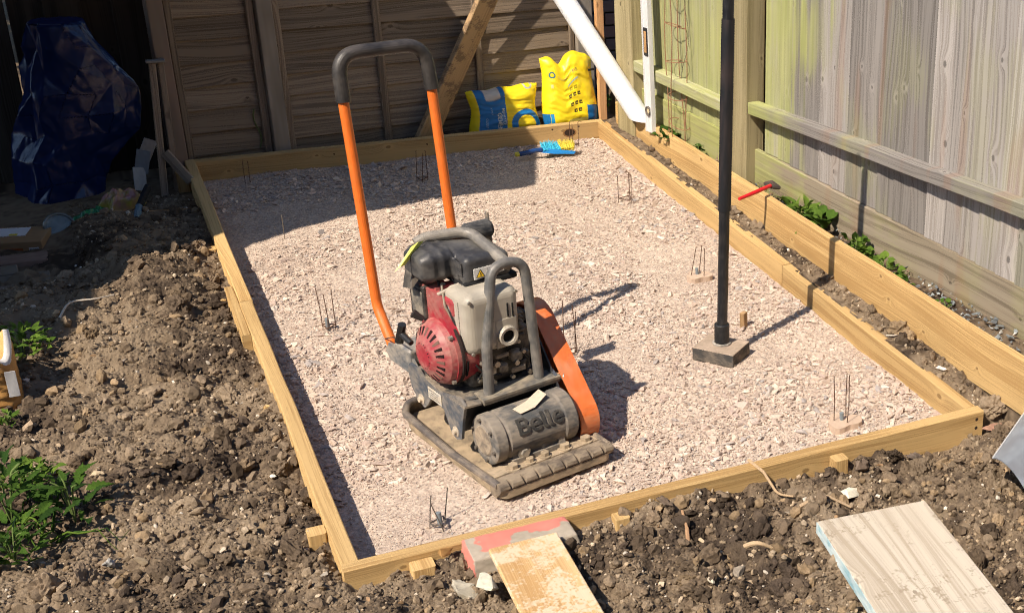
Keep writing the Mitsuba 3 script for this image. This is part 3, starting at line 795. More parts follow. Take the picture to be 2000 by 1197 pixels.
# --- engine bed: two side plates, deck, front cross bar
side = [(0.555, 0.262), (0.572, 0.235), (0.555, 0.175), (0.515, 0.140), (0.478, 0.128), (0.452, 0.150), (0.425, 0.185), (0.345, 0.178), (0.305, 0.110), (0.275, 0.098), (0.243, 0.112), (0.228, 0.175), (0.205, 0.245), (0.235, 0.262), (0.330, 0.238), (0.395, 0.226), (0.455, 0.232), (0.50, 0.262)]
for sgn in (-1, 1):
    a0 = -0.192 if sgn < 0 else 0.128
    bed = cp('bed_side_plate', prism(side, a0, a0 + 0.009, 'bc', r=0.006), 'vc_satin', dusty((0.050, 0.066, 0.088), (0.30, 0.255, 0.20), 0.42, 10, 14 + sgn), fine=0.01)
    if sgn < 0:
        for b, c in ((0.275, 0.128), (0.492, 0.155)):
            m = lathe([(0, -0.009), (0.009, -0.008), (0.010, 0), (0.018, 0.001), (0.018, 0.004), (0, 0.004)], 14, 0)
            m.apply_translation((a0 - 0.003, b, c))
            cp('bolt', m, 'vc_satin', dusty((0.3, 0.26, 0.21), (0.5, 0.41, 0.3), 0.7, 30, 15), parent=bed)
        cp('data_plate', rbox((a0 - 0.0015, 0.395, 0.205), (0.002, 0.085, 0.040), 0.001), 'vc_satin', dusty((0.45, 0.43, 0.38), (0.45, 0.37, 0.27), 0.6, 30, 16), parent=bed, label='dusty data plate on the side of the bed')
        for q in range(4):
            cp('data_line', rbox((a0 - 0.0028, 0.395 + 0.004 * (q % 2), 0.193 + q * 0.008), (0.0006, 0.064 - 0.010 * (q % 3), 0.0022), 0.0003), 'vc_matte', (0.12, 0.11, 0.10), parent=bed)
cp('deck', hull([(a, b, c) for a in (-0.184, 0.128) for b, c in ((0.235, 0.222), (0.235, 0.230), (0.545, 0.236), (0.545, 0.246))]), 'vc_matte', dusty((0.05, 0.05, 0.05), (0.30, 0.245, 0.18), 0.6, 16, 17))
# the sloping shoulder from the left side plate up to the cross bar, and the dark face under it
sh_l = hull([(-0.192, 0.205, 0.243), (-0.192, 0.235, 0.250), (-0.135, 0.205, 0.238), (-0.115, 0.262, 0.236), (-0.192, 0.33, 0.236), (-0.192, 0.205, 0.236), (-0.135, 0.205, 0.232), (-0.115, 0.262, 0.230)])
cp('shoulder', sh_l, 'vc_satin', dusty((0.075, 0.08, 0.085), (0.30, 0.245, 0.18), 0.55, 14, 18))
cp('front_face', hull([(-0.190, 0.236, 0.245), (0.128, 0.236, 0.232), (0.128, 0.262, 0.135), (-0.19, 0.262, 0.125), (-0.190, 0.243, 0.245), (0.128, 0.243, 0.232), (0.128, 0.269, 0.135), (-0.19, 0.269, 0.125)]), 'vc_satin', dusty((0.035, 0.038, 0.042), (0.16, 0.14, 0.115), 0.3, 12, 19))
cp('cross_bar', hull([(a, b, c) for a in (-0.128, 0.145) for b, c in ((0.200, 0.238), (0.200, 0.246), (0.262, 0.244), (0.262, 0.250), (0.203, 0.226))]), 'vc_satin', dusty((0.10, 0.098, 0.092), (0.31, 0.26, 0.19), 0.55, 14, 20))

# --- roll bar and lifting bar
RB = dusty((0.085, 0.086, 0.085), (0.215, 0.195, 0.17), 0.45, 12, 21)
rb = fillet([(-0.092, 0.235, 0.245), (-0.085, 0.240, 0.40), (-0.032, 0.275, 0.655), (0.078, 0.270, 0.650), (0.082, 0.250, 0.42), (0.086, 0.235, 0.238)], 0.062, 9)
cp('roll_bar', tube(rb, 0.0165, 16), 'vc_satin', RB, label='bent grey tube hoop over the exhaust')
lb = fillet([(0.030, 0.275, 0.640), (0.012, 0.48, 0.697), (-0.115, 0.515, 0.694), (-0.150, 0.520, 0.680)], 0.06, 9)
cp('lifting_bar', tube(lb, 0.0175, 16), 'vc_satin', dusty((0.13, 0.122, 0.11), (0.27, 0.24, 0.20), 0.55, 12, 22))

# --- belt guard
def stadium(c0, c1, r0, r1):
    return hull_2d(np.array([(c[0] + r * math.cos(t), c[1] + r * math.sin(t)) for c, r in ((c0, r0), (c1, r1)) for t in np.linspace(0, 2 * np.pi, 48, endpoint=False)]))
def hull_2d(p):
    from shapely.geometry import MultiPoint
    return list(MultiPoint(p).convex_hull.exterior.coords)[:-1]
GU, GL = (0.415, 0.330), (0.185, 0.098)
gp_out, gp_in = stadium(GL, GU, 0.092, 0.098), stadium(GL, GU, 0.087, 0.093)
shell = mani(prism(gp_out, 0.146, 0.216, 'bc')) - mani(prism(gp_in, 0.12, 0.211, 'bc'))
ORANGE, ORANGE_D = (0.66, 0.145, 0.030), (0.52, 0.30, 0.17)
gd = cp('belt_guard', shell, 'vc_paint', dusty(ORANGE, ORANGE_D, 0.34, 9, 23), smooth=25, label='orange belt guard with rounded ends', fine=0.025)
m = lathe([(0, -0.010), (0.008, -0.009), (0.010, -0.004), (0.014, -0.002), (0.014, 0), (0, 0)], 14, 0)
m.apply_transform(trimesh.transformations.rotation_matrix(math.radians(-40), (0, 0, 1)))
m.apply_translation((0.158, 0.203, 0.236))
cp('bolt', m, 'vc_metal', (0.5, 0.47, 0.42), parent=gd)
tab = hull([(0.12, 0.235, 0.236), (0.160, 0.222, 0.244), (0.160, 0.232, 0.214), (0.12, 0.245, 0.214), (0.12, 0.239, 0.238), (0.160, 0.226, 0.246)])
cp('mounting_tab', tab, 'vc_paint', dusty(ORANGE, ORANGE_D, 0.5, 14, 24), parent=gd)
inner = stadium((0.21, 0.14), (0.40, 0.33), 0.06, 0.092)
ig = cp('inner_guard', prism(inner, 0.128, 0.133, 'bc'), 'vc_satin', dusty((0.022, 0.023, 0.026), (0.09, 0.08, 0.07), 0.25, 12, 25), smooth=30, label='black perforated plate behind the exhaust', fine=0.04)
for i in range(5):
    for j in range(6):
        b, c = 0.345 + 0.024 * i - 0.012 * (j % 2), 0.250 + 0.026 * j
        m = lathe([(0, 0), (0.006, 0), (0.006, 0.0012), (0, 0.0012)], 10, 0); m.apply_translation((0.1266, b, c))
        cp('hole', m, 'vc_matte', (0.004, 0.004, 0.004), smooth=False, parent=ig)

# --- engine
ek = cp('engine_block', cat(rbox((-0.02, 0.40, 0.315), (0.20, 0.21, 0.15), 0.02), rbox((0.05, 0.35, 0.35), (0.10, 0.10, 0.12), 0.012), rbox((-0.03, 0.42, 0.43), (0.15, 0.15, 0.14), 0.015)), 'vc_satin', dusty((0.035, 0.034, 0.034), (0.22, 0.185, 0.14), 0.45, 16, 26))
for q in range(6):
    cp('cooling_fin', rbox((-0.005, 0.375, 0.385 + q * 0.015), (0.165, 0.165, 0.004), 0.0015), 'vc_metal', dusty((0.16, 0.155, 0.15), (0.3, 0.25, 0.19), 0.5, 20, 27), parent=ek)
RED, REDD = (0.30, 0.012, 0.026), (0.36, 0.19, 0.155)
fan2 = Polygon(stadium((0.385, 0.362), (0.432, 0.500), 0.112, 0.060)).union(Polygon(stadium((0.44, 0.50), (0.47, 0.52), 0.05, 0.04)))
fan = prism(list(fan2.exterior.coords)[:-1], -0.165, -0.095, 'bc')
fan = mani(fan) + mani(rbox((-0.118, 0.355, 0.515), (0.05, 0.07, 0.075), 0.02)) + mani(hull([(a, b, c) for a in (-0.15, -0.05) for b, c in ((0.40, 0.50), (0.47, 0.52), (0.45, 0.56), (0.41, 0.565))]))
rk = cp('fan_cover', fan, 'vc_satin', dusty(RED, REDD, 0.42, 9, 28), smooth=28, label='dusty red fan cover of the engine')
dome = lathe([(0, -0.226), (0.036, -0.226), (0.050, -0.222), (0.088, -0.200), (0.104, -0.182), (0.110, -0.160), (0, -0.160)], 56, 0)
dome.apply_translation((0, 0.385, 0.362))
rs = cp('recoil_starter', dome, 'vc_satin', dusty((0.29, 0.022, 0.035), (0.38, 0.20, 0.165), 0.5, 9, 29), smooth=24, parent=rk, label='round red recoil starter with radial slots')
for i in range(24):
    t = i * 2 * math.pi / 24
    r0, r1 = 0.040, 0.090
    pts = []
    for r, w_ in ((r0, 0.0016), (r1, 0.0052)):
        a = np.interp(r, [0.036, 0.050, 0.088], [-0.226, -0.222, -0.200]) - 0.0008
        for sg in (-1, 1):
            pts.append((a, 0.385 + r * math.cos(t) - sg * w_ * math.sin(t), 0.362 + r * math.sin(t) + sg * w_ * math.cos(t)))
            pts.append((a + 0.004, 0.385 + r * math.cos(t) - sg * w_ * math.sin(t), 0.362 + r * math.sin(t) + sg * w_ * math.cos(t)))
    cp('slot', hull(pts), 'vc_matte', (0.02, 0.008, 0.008) if i % 3 else (0.16, 0.09, 0.07), smooth=False, parent=rs)
# joint between starter and cover, lugs
ring = lathe([(0.1125, -0.152), (0.116, -0.150), (0.116, -0.142), (0.1125, -0.140)], 48, 0); ring.apply_translation((0, 0.385, 0.362))
cp('seam', ring, 'vc_matte', (0.03, 0.02, 0.018), parent=rk)
for t in (0.5, 2.4, 3.9, 5.4):
    m = lathe([(0, -0.176), (0.007, -0.175), (0.008, -0.165), (0, -0.165)], 10, 0); m.apply_translation((0, 0.385 + 0.113 * math.cos(t), 0.362 + 0.113 * math.sin(t)))
    cp('screw', m, 'vc_metal', (0.42, 0.38, 0.32), parent=rk)
cp('crankcase_cover', lathe([(0, -0.095), (0.098, -0.095), (0.100, -0.085), (0.088, -0.055), (0, -0.055)], 36, 0).apply_translation((0, 0.375, 0.352)), 'vc_satin', dusty((0.25, 0.05, 0.05), (0.40, 0.30, 0.22), 0.75, 14, 30))
bore = lathe([(0.0, -0.126), (0.034, -0.126), (0.034, -0.110), (0, -0.11)], 24, 0); bore.apply_translation((0, 0.352, 0.505))
cp('ignition_cover', bore, 'vc_satin', dusty((0.48, 0.03, 0.05), REDD, 0.3, 15, 31), parent=rk)
m = lathe([(0, -0.140), (0.010, -0.139), (0.012, -0.126), (0, -0.126)], 12, 0); m.apply_translation((0, 0.335, 0.485))
cp('screw', m, 'vc_metal', (0.5, 0.47, 0.42), parent=rk)
cp('hose', tube(fillet([(-0.128, 0.40, 0.555), (-0.142, 0.345, 0.51), (-0.132, 0.315, 0.43), (-0.110, 0.30, 0.37), (-0.100, 0.295, 0.30), (-0.07, 0.29, 0.27)], 0.04, 6), 0.0055, 8), 'vc_satin', (0.02, 0.02, 0.02))
cp('hose', tube(fillet([(-0.12, 0.45, 0.58), (-0.14, 0.40, 0.545), (-0.10, 0.35, 0.56), (-0.07, 0.36, 0.60)], 0.03, 6), 0.005, 8), 'vc_satin', (0.03, 0.03, 0.03))
for a, b, c, s_ in ((-0.07, 0.285, 0.31, .03), (-0.02, 0.275, 0.30, .035), (0.03, 0.275, 0.33, .04), (-0.09, 0.285, 0.275, .022), (0.06, 0.285, 0.29, .03)):
    cp('engine_fitting', rbox((a, b, c), (s_, s_ * 0.8, s_ * 0.9), s_ * 0.2), 'vc_satin', dusty((0.05, 0.045, 0.04), (0.32, 0.27, 0.2), 0.6, 25, 32))
for a, c in ((-0.082, 0.30), (-0.055, 0.262), (0.01, 0.262)):
    m = lathe([(0, 0), (0.007, 0.001), (0.008, 0.012), (0, 0.012)], 10, 1); m.apply_translation((a, 0.258, c))
    cp('bolt', m, 'vc_metal', (0.5, 0.45, 0.38))
# muffler
MUF = mottled((0.40, 0.365, 0.30), 0.25, 9, 33, (0.31, 0.275, 0.22))
mk = cp('muffler', rbox((-0.046, 0.325, 0.475), (0.182, 0.150, 0.205), 0.030), 'vc_satin', MUF, smooth=40, label='cream muffler box with round exhaust outlet')
ex = lathe([(0.020, 0.0), (0.021, -0.016), (0.030, -0.018), (0.033, -0.012), (0.035, 0.004)], 28, 1); ex.apply_translation((-0.008, 0.252, 0.420))
cp('exhaust_rim', ex, 'vc_satin', MUF, parent=mk)
hole = lathe([(0, -0.0008), (0.0205, -0.0008), (0.0205, 0.0), (0, 0.0)], 28, 1); hole.apply_translation((-0.008, 0.2480, 0.420))
cp('exhaust_hole', hole, 'vc_matte', (0.006, 0.006, 0.006), smooth=False, parent=mk)
cp('outlet_plate', rbox((-0.008, 0.2515, 0.43), (0.074, 0.006, 0.098), 0.003), 'vc_satin', MUF, parent=mk)
for a in (0.000, 0.017):
    cp('vent_slot', rbox((a, 0.2490, 0.506 - (a > .01) * .004), (0.0055, 0.003, 0.046), 0.0012), 'vc_matte', (0.01, 0.01, 0.01), parent=mk)

# --- fuel tank, black and dusty, in two lobes above a flared tray
TK = dusty((0.030, 0.030, 0.033), (0.125, 0.118, 0.108), 0.5, 8, 34)
def sd_rbox(p, c, h, r):
    q = np.abs(np.asarray(p) - c) - np.asarray(h) + r
    return np.linalg.norm(np.maximum(q, 0)) + min(q.max(), 0.0) - r
def tank_sdf(x, y, z):
    p = (x, y, z)
    d = [sd_rbox(p, (-0.005, 0.425, 0.618), (0.080, 0.085, 0.046), 0.022), sd_rbox(p, (-0.138, 0.468, 0.630), (0.050, 0.068, 0.046), 0.026), sd_rbox(p, (-0.05, 0.490, 0.650), (0.09, 0.060, 0.026), 0.024)]
    k = 0.009
    s_ = -k * math.log(sum(math.exp(-v / k) for v in d))
    ridge = 0.0045 * (1 - abs(math.sin(math.pi * (x + 0.19) / 0.034))) if x < -0.085 else 0.003 * math.sin(38 * x + 30 * z + 20 * y)
    return -(s_ - ridge)
tkm = as_tm(m3.Manifold.level_set(tank_sdf, [-0.22, 0.31, 0.54, 0.11, 0.58, 0.72], 0.0065))
tkk = cp('fuel_tank', trimesh.smoothing.filter_taubin(tkm, iterations=6), 'vc_satin', TK, smooth=True, label='dusty black fuel tank with a warning sticker')
cp('tank_tray', hull([(-0.205, 0.455, 0.560), (-0.212, 0.50, 0.555), (-0.175, 0.53, 0.640), (-0.165, 0.54, 0.665), (-0.02, 0.545, 0.675), (-0.02, 0.535, 0.680), (-0.165, 0.532, 0.672), (-0.18, 0.495, 0.63), (-0.20, 0.465, 0.568)]), 'vc_matte', dusty((0.05, 0.046, 0.042), (0.20, 0.17, 0.14), 0.5, 14, 35))
cp('tank_mount', rbox((0.0, 0.41, 0.575), (0.18, 0.15, 0.02), 0.005), 'vc_matte', (0.015, 0.015, 0.016))
cp('air_filter', cat(rbox((-0.145, 0.50, 0.495), (0.055, 0.10, 0.12), 0.012), rbox((-0.150, 0.455, 0.505), (0.05, 0.02, 0.11), 0.006)), 'vc_satin', dusty((0.014, 0.014, 0.015), (0.16, 0.14, 0.12), 0.3, 14, 36), label='black air filter box')
cp('air_filter_panel', rbox((-0.174, 0.49, 0.50), (0.004, 0.07, 0.08), 0.003), 'vc_satin', dusty((0.10, 0.095, 0.09), (0.3, 0.26, 0.2), 0.5, 25, 37))
cp('fuel_tap', tube([(-0.19, 0.43, 0.462), (-0.215, 0.445, 0.485)], [0.008, 0.014], 12), 'vc_satin', (0.02, 0.02, 0.02))
for p0, p1, r in (((-0.15, 0.40, 0.545), (-0.09, 0.37, 0.575), .007), ((-0.16, 0.42, 0.53), (-0.11, 0.43, 0.56), .012), ((-0.125, 0.375, 0.56), (-0.08, 0.35, 0.56), .010)):
    cp('linkage', tube([p0, p1], r, 10), 'vc_satin', dusty((0.25, 0.21, 0.17), (0.45, 0.37, 0.28), 0.5, 40, 38))
# sticker follows the tank's front
stq = hull([(-0.058, 0.3345, 0.592), (0.045, 0.3345, 0.600), (0.045, 0.3345, 0.628), (-0.058, 0.3345, 0.628), (-0.058, 0.3375, 0.592), (0.045, 0.3375, 0.600), (0.045, 0.3375, 0.628), (-0.058, 0.3375, 0.628)])
sk_ = cp('warning_sticker', stq, 'vc_satin', (0.62, 0.60, 0.56), smooth=False, parent=tkk, label='white sticker with yellow warning triangle')
tri = prism([(-0.052, 0.598), (-0.022, 0.598), (-0.037, 0.625)], 0.3333, 0.3342, 'ac')
cp('black_triangle', tri, 'vc_satin', (0.012, 0.012, 0.012), smooth=False, parent=tkk)
tri = prism([(-0.0485, 0.5998), (-0.0255, 0.5998), (-0.037, 0.6205)], 0.3324, 0.3332, 'ac')
cp('yellow_triangle', tri, 'vc_satin', (0.80, 0.50, 0.02), smooth=False, parent=tkk)
cp('exclamation_mark', cat(prism([(-0.038, 0.606), (-0.036, 0.606), (-0.0357, 0.615), (-0.0383, 0.615)], 0.3316, 0.3323, 'ac'), prism([(-0.038, 0.602), (-0.036, 0.602), (-0.036, 0.604), (-0.038, 0.604)], 0.3316, 0.3323, 'ac')), 'vc_satin', (0.012, 0.012, 0.012), smooth=False, parent=tkk)
for q in range(4):
    cp('sticker_line', prism([(-0.014, 0.604 + q * 0.0055), (0.038 - 0.006 * (q % 2), 0.604 + q * 0.0055), (0.038 - 0.006 * (q % 2), 0.6058 + q * 0.0055), (-0.014, 0.6058 + q * 0.0055)], 0.3333, 0.3342, 'ac'), 'vc_satin', (0.30, 0.29, 0.28), smooth=False, parent=tkk)
# yellow tag
tg = np.array([(-0.182, 0.478, 0.690), (-0.135, 0.488, 0.696), (-0.212, 0.470, 0.638), (-0.250, 0.462, 0.628), (-0.158, 0.478, 0.700), (-0.232, 0.460, 0.640)])
m = trimesh.Trimesh(tg[[0, 4, 1, 3, 5, 2]], [[0, 1, 4], [0, 4, 3], [1, 2, 5], [1, 5, 4]], process=False)
cp('yellow_tag', m, 'vc_satin', (0.78, 0.80, 0.16), smooth=False, label='bright yellow plastic tag by the fuel tank')
# small fittings that make the engine busy: leads, clamps, nuts, throttle parts
g = np.random.default_rng(77)
for pts in ([(-0.105, 0.30, 0.42), (-0.135, 0.325, 0.46), (-0.15, 0.36, 0.52), (-0.13, 0.41, 0.575)], [(-0.06, 0.262, 0.34), (-0.09, 0.265, 0.31), (-0.10, 0.285, 0.27)], [(0.04, 0.262, 0.35), (0.07, 0.262, 0.31), (0.062, 0.275, 0.265)], [(-0.09, 0.285, 0.40), (-0.11, 0.28, 0.34), (-0.075, 0.27, 0.29), (-0.03, 0.262, 0.285)]):
    cp('lead', tube(fillet(pts, 0.025, 6), 0.0036, 7), 'vc_satin', (0.016, 0.016, 0.016) if g.uniform() < 0.6 else (0.22, 0.18, 0.13))
for a, b, c, r_, h_ in ((-0.103, 0.292, 0.388, .010, .012), (-0.088, 0.270, 0.335, .008, .014), (-0.045, 0.258, 0.325, .011, .010), (0.022, 0.256, 0.312, .009, .012), (0.048, 0.256, 0.345, .007, .012), (-0.070, 0.262, 0.262, .007, .010), (0.07, 0.262, 0.262, .008, .01), (-0.118, 0.318, 0.302, .009, .012)):
    m = hexb(r_, h_); m.apply_transform(trimesh.transformations.rotation_matrix(math.pi / 2, (1, 0, 0))); m.apply_translation((a, b, c))
    cp('nut', m, 'vc_metal', dusty((0.42, 0.38, 0.32), (0.34, 0.27, 0.2), 0.5, 40, 45), smooth=False)
for a, b, c, sx_, sy_, sz_ in ((-0.10, 0.300, 0.305, .035, .012, .008), (-0.058, 0.268, 0.302, .03, .006, .03), (0.03, 0.262, 0.285, .05, .006, .018), (-0.02, 0.268, 0.345, .045, .01, .012), (0.075, 0.30, 0.30, .012, .05, .06)):
    cp('bracket', rbox((a, b, c), (sx_, sy_, sz_), 0.002), 'vc_satin', dusty((0.11, 0.10, 0.09), (0.36, 0.29, 0.21), 0.55, 30, 46))
for t0_ in (-0.55, 0.25, 1.05):
    arc = [(-0.135, 0.385 - 0.1135 * math.cos(t), 0.362 + 0.1135 * math.sin(t)) for t in np.linspace(t0_, t0_ + 0.5, 8)]
    cp('vent_slot', tube(arc, 0.0042, 6), 'vc_matte', (0.012, 0.008, 0.008), parent=rk)
for a, c in ((-0.125, 0.385), (-0.125, 0.56), (0.032, 0.385), (0.032, 0.56)):
    m = lathe([(0, -0.003), (0.0055, -0.0025), (0.0065, 0.002), (0, 0.002)], 10, 1); m.apply_translation((a, 0.2505, c))
    cp('screw', m, 'vc_metal', (0.36, 0.33, 0.28), parent=mk)
cp('heat_seam', tube([(-0.137, 0.30, 0.40), (-0.137, 0.30, 0.55)], 0.0015, 6), 'vc_matte', (0.16, 0.14, 0.115), parent=mk)
# rubber stop seen over the lifting bar
m = lathe([(0, -0.05), (0.024, -0.05), (0.032, -0.042), (0.033, 0.035), (0.026, 0.045), (0, 0.045)], 20, 0); m.apply_translation((0.105, 0.60, 0.640))
cp('rubber_stop', m, 'vc_matte', dusty((0.020, 0.022, 0.026), (0.12, 0.115, 0.11), 0.5, 18, 39))
cp('stop_bracket', hull([(0.148, 0.585, 0.47), (0.154, 0.585, 0.47), (0.148, 0.61, 0.69), (0.154, 0.61, 0.69), (0.15, 0.63, 0.47), (0.15, 0.63, 0.69)]), 'vc_satin', dusty((0.10, 0.1, 0.1), DUST, 0.5, 20, 40))

# --- handle
for sgn in (-1, 1):
    a = 0.17 * sgn if sgn < 0 else 0.15
    bk = cp('handle_bracket', cat(rbox((a * 0.82, 0.625, 0.262), (0.085, 0.105, 0.060), 0.010), hull([(a - 0.004, b, c) for b, c in ((0.52, 0.22), (0.60, 0.20), (0.735, 0.20), (0.76, 0.225), (0.735, 0.262), (0.60, 0.285))] + [(a + 0.004, b, c) for b, c in ((0.52, 0.22), (0.60, 0.20), (0.735, 0.20), (0.76, 0.225), (0.735, 0.262), (0.60, 0.285))])), 'vc_satin', dusty((0.09, 0.105, 0.12), (0.37, 0.32, 0.26), 0.5, 12, 41))
    m = lathe([(0, -0.02), (0.030, -0.018), (0.034, 0.0), (0.030, 0.018), (0, 0.02)], 20, 0); m.apply_translation((a * 0.75, 0.60, 0.205))
    cp('rubber_mount', m, 'vc_matte', (0.015, 0.015, 0.016), parent=bk)
hw = 0.150
hp = fillet([(-hw - 0.004, 0.735, 0.222), (-hw, 0.845, 0.352), (-hw, 0.925, 1.06), (-hw + 0.012, 0.945, 1.19), (hw - 0.012, 0.945, 1.19), (hw, 0.925, 1.06), (hw, 0.845, 0.352), (hw + 0.004, 0.735, 0.222)], 0.085, 10)
hk = cp('handle', tube(hp, 0.0165, 18), 'vc_paint', dusty((0.70, 0.150, 0.020), (0.50, 0.17, 0.055), 0.16, 10, 42), smooth=50, label='tall orange tube handle', fine=0.035)
gr = fillet([(-hw, 0.921, 1.040), (-hw + 0.004, 0.943, 1.19), (hw - 0.004, 0.943, 1.19), (hw, 0.921, 1.040)], 0.088, 14)
cp('rubber_grip', tube(gr, 0.0225, 20), 'vc_satin', dusty((0.020, 0.018, 0.017), (0.075, 0.064, 0.055), 0.4, 9, 43), parent=hk, label='black rubber sleeve round the top of the handle', smooth=50)
# pull cord grip
cp('starter_grip', cat(tube([(-0.222, 0.545, 0.352), (-0.218, 0.520, 0.420)], [0.014, 0.0125], 12), tube([(-0.22, 0.532, 0.385), (-0.214, 0.478, 0.368)], [0.012, 0.009], 10)), 'vc_plastic', (0.018, 0.018, 0.019), label='black pull grip of the starter cord')
cp('wire', tube([(-0.168, 0.77, 0.262), (-0.19, 0.66, 0.315), (-0.20, 0.57, 0.33)], 0.0022, 6), 'vc_matte', (0.06, 0.045, 0.035))

# scrap of folded card on the housing: lies there loose
card = thing('folded_card', 'small folded scrap of pale card lying on the compactor housing', 'card')
cv = np.array([(-0.075, 0.150, 0.214), (-0.010, 0.165, 0.2185), (0.060, 0.186, 0.236), (-0.060, 0.118, 0.204), (0.004, 0.122, 0.2085), (0.072, 0.150, 0.226)])
cv = np.vstack([cv, cv + [0, 0, 0.0012]])
cf = [[0, 3, 4], [0, 4, 1], [1, 4, 5], [1, 5, 2]]
cf = cf + [[a + 6, c + 6, b + 6] for a, b, c in cf] + [[3, 9, 10], [3, 10, 4], [4, 10, 11], [4, 11, 5], [5, 11, 8], [5, 8, 2], [0, 6, 9], [0, 9, 3]]
cv = (cv - cv.mean(0)) * [0.82, 0.82, 1.0] + cv.mean(0)
m = trimesh.Trimesh(cv, cf, process=False)
m.apply_transform(CM)
part(card, None, m, 'vc_matte', smooth=False, color=(0.56, 0.47, 0.36))

# ================================================================== THINGS ON THE PAD
# ---- black steel prop on a square block
prop = thing('steel_prop', 'upright black steel tube standing on a square dusty block on the stone bed', 'prop')
blk = hull([(1.371, 0.929, -0.040), (1.480, 1.008, -0.040), (1.588, 0.880, -0.040), (1.475, 0.795, -0.040), (1.371, 0.929, -0.093), (1.480, 1.008, -0.093), (1.590, 0.880, -0.093), (1.475, 0.793, -0.093)])
ctr = blk.vertices.mean(0)
blk = hull(np.concatenate([(v - np.sign(v - ctr) * 0.004) + ICO * 0.004 for v in blk.vertices]))
part(prop, 'base_block', refine(blk, 0.006), 'vc_matte', color=lambda v: np.where((v[:, 2] > -0.0425)[:, None], dusty((0.30, 0.235, 0.18), (0.42, 0.33, 0.255), 0.6, 16, 61)(v), dusty((0.050, 0.050, 0.050), (0.20, 0.165, 0.13), 0.5, 22, 60)(v)), label='square block at the foot of the prop, dusty on top')
BLKP = dusty((0.008, 0.010, 0.013), (0.055, 0.052, 0.048), 0.22, 26, 62)
def pole_pt(z):
    return np.array([1.4862 + 0.0205 * (z - 0.0) / 1.2, 0.911 - 0.0095 * z / 1.2, z])
col = lathe([(0, 0), (0.0285, 0), (0.0285, 0.078), (0.0265, 0.080), (0.023, 0.081), (0, 0.081)], 28)
col.apply_translation(pole_pt(-0.038) * [1, 1, 0] + [0, 0, -0.038])
ck = part(prop, 'collar', refine(col, 0.01), 'vc_satin', color=BLKP)
fl = lathe([(0.0285, 0.0), (0.036, 0.0), (0.036, 0.004), (0.0285, 0.006)], 28); fl.apply_translation(pole_pt(-0.038) * [1, 1, 0] + [0, 0, -0.039])
part(prop, 'weld_ring', fl, 'vc_matte', color=dusty((0.10, 0.10, 0.1), (0.45, 0.4, 0.34), 0.6, 40, 63))
part(prop, 'tube', refine(tube([pole_pt(z) for z in np.linspace(-0.03, 1.52, 24)], 0.0198, 24), 0.03), 'vc_paint', color=BLKP, smooth=40)
# half-open outer sleeve with its bare rusty lip on the left
ang = np.linspace(math.radians(20), math.radians(290), 22) + math.radians(150)
sv, sf = [], []
zs = np.linspace(0.50, 1.205, 12)
for z in zs:
    for rr_ in (0.0215, 0.0235):
        sv += [pole_pt(z) + [rr_ * math.cos(t), rr_ * math.sin(t), 0] for t in ang]
na = len(ang)
for i in range(len(zs) - 1):
    for j in range(na - 1):
        for base_, fl_ in ((i * 2 * na, False), (i * 2 * na + na, True)):
            q4 = [base_ + j, base_ + j + 1, base_ + 2 * na + j + 1, base_ + 2 * na + j]
            sf += [q4[:3], [q4[0], q4[2], q4[3]]]
    for j in (0, na - 1):
        a_, b_ = i * 2 * na + j, i * 2 * na + na + j
        sf += [[a_, b_, b_ + 2 * na], [a_, b_ + 2 * na, a_ + 2 * na]]
for i in (0, len(zs) - 1):
    for j in range(na - 1):
        a_, b_ = i * 2 * na + j, i * 2 * na + na + j
        sf += [[a_, a_ + 1, b_ + 1], [a_, b_ + 1, b_]]
part(prop, 'sleeve', trimesh.Trimesh(sv, sf, process=False), 'vc_satin', smooth=40, color=dusty((0.010, 0.012, 0.015), (0.075, 0.05, 0.045), 0.28, 15, 64))

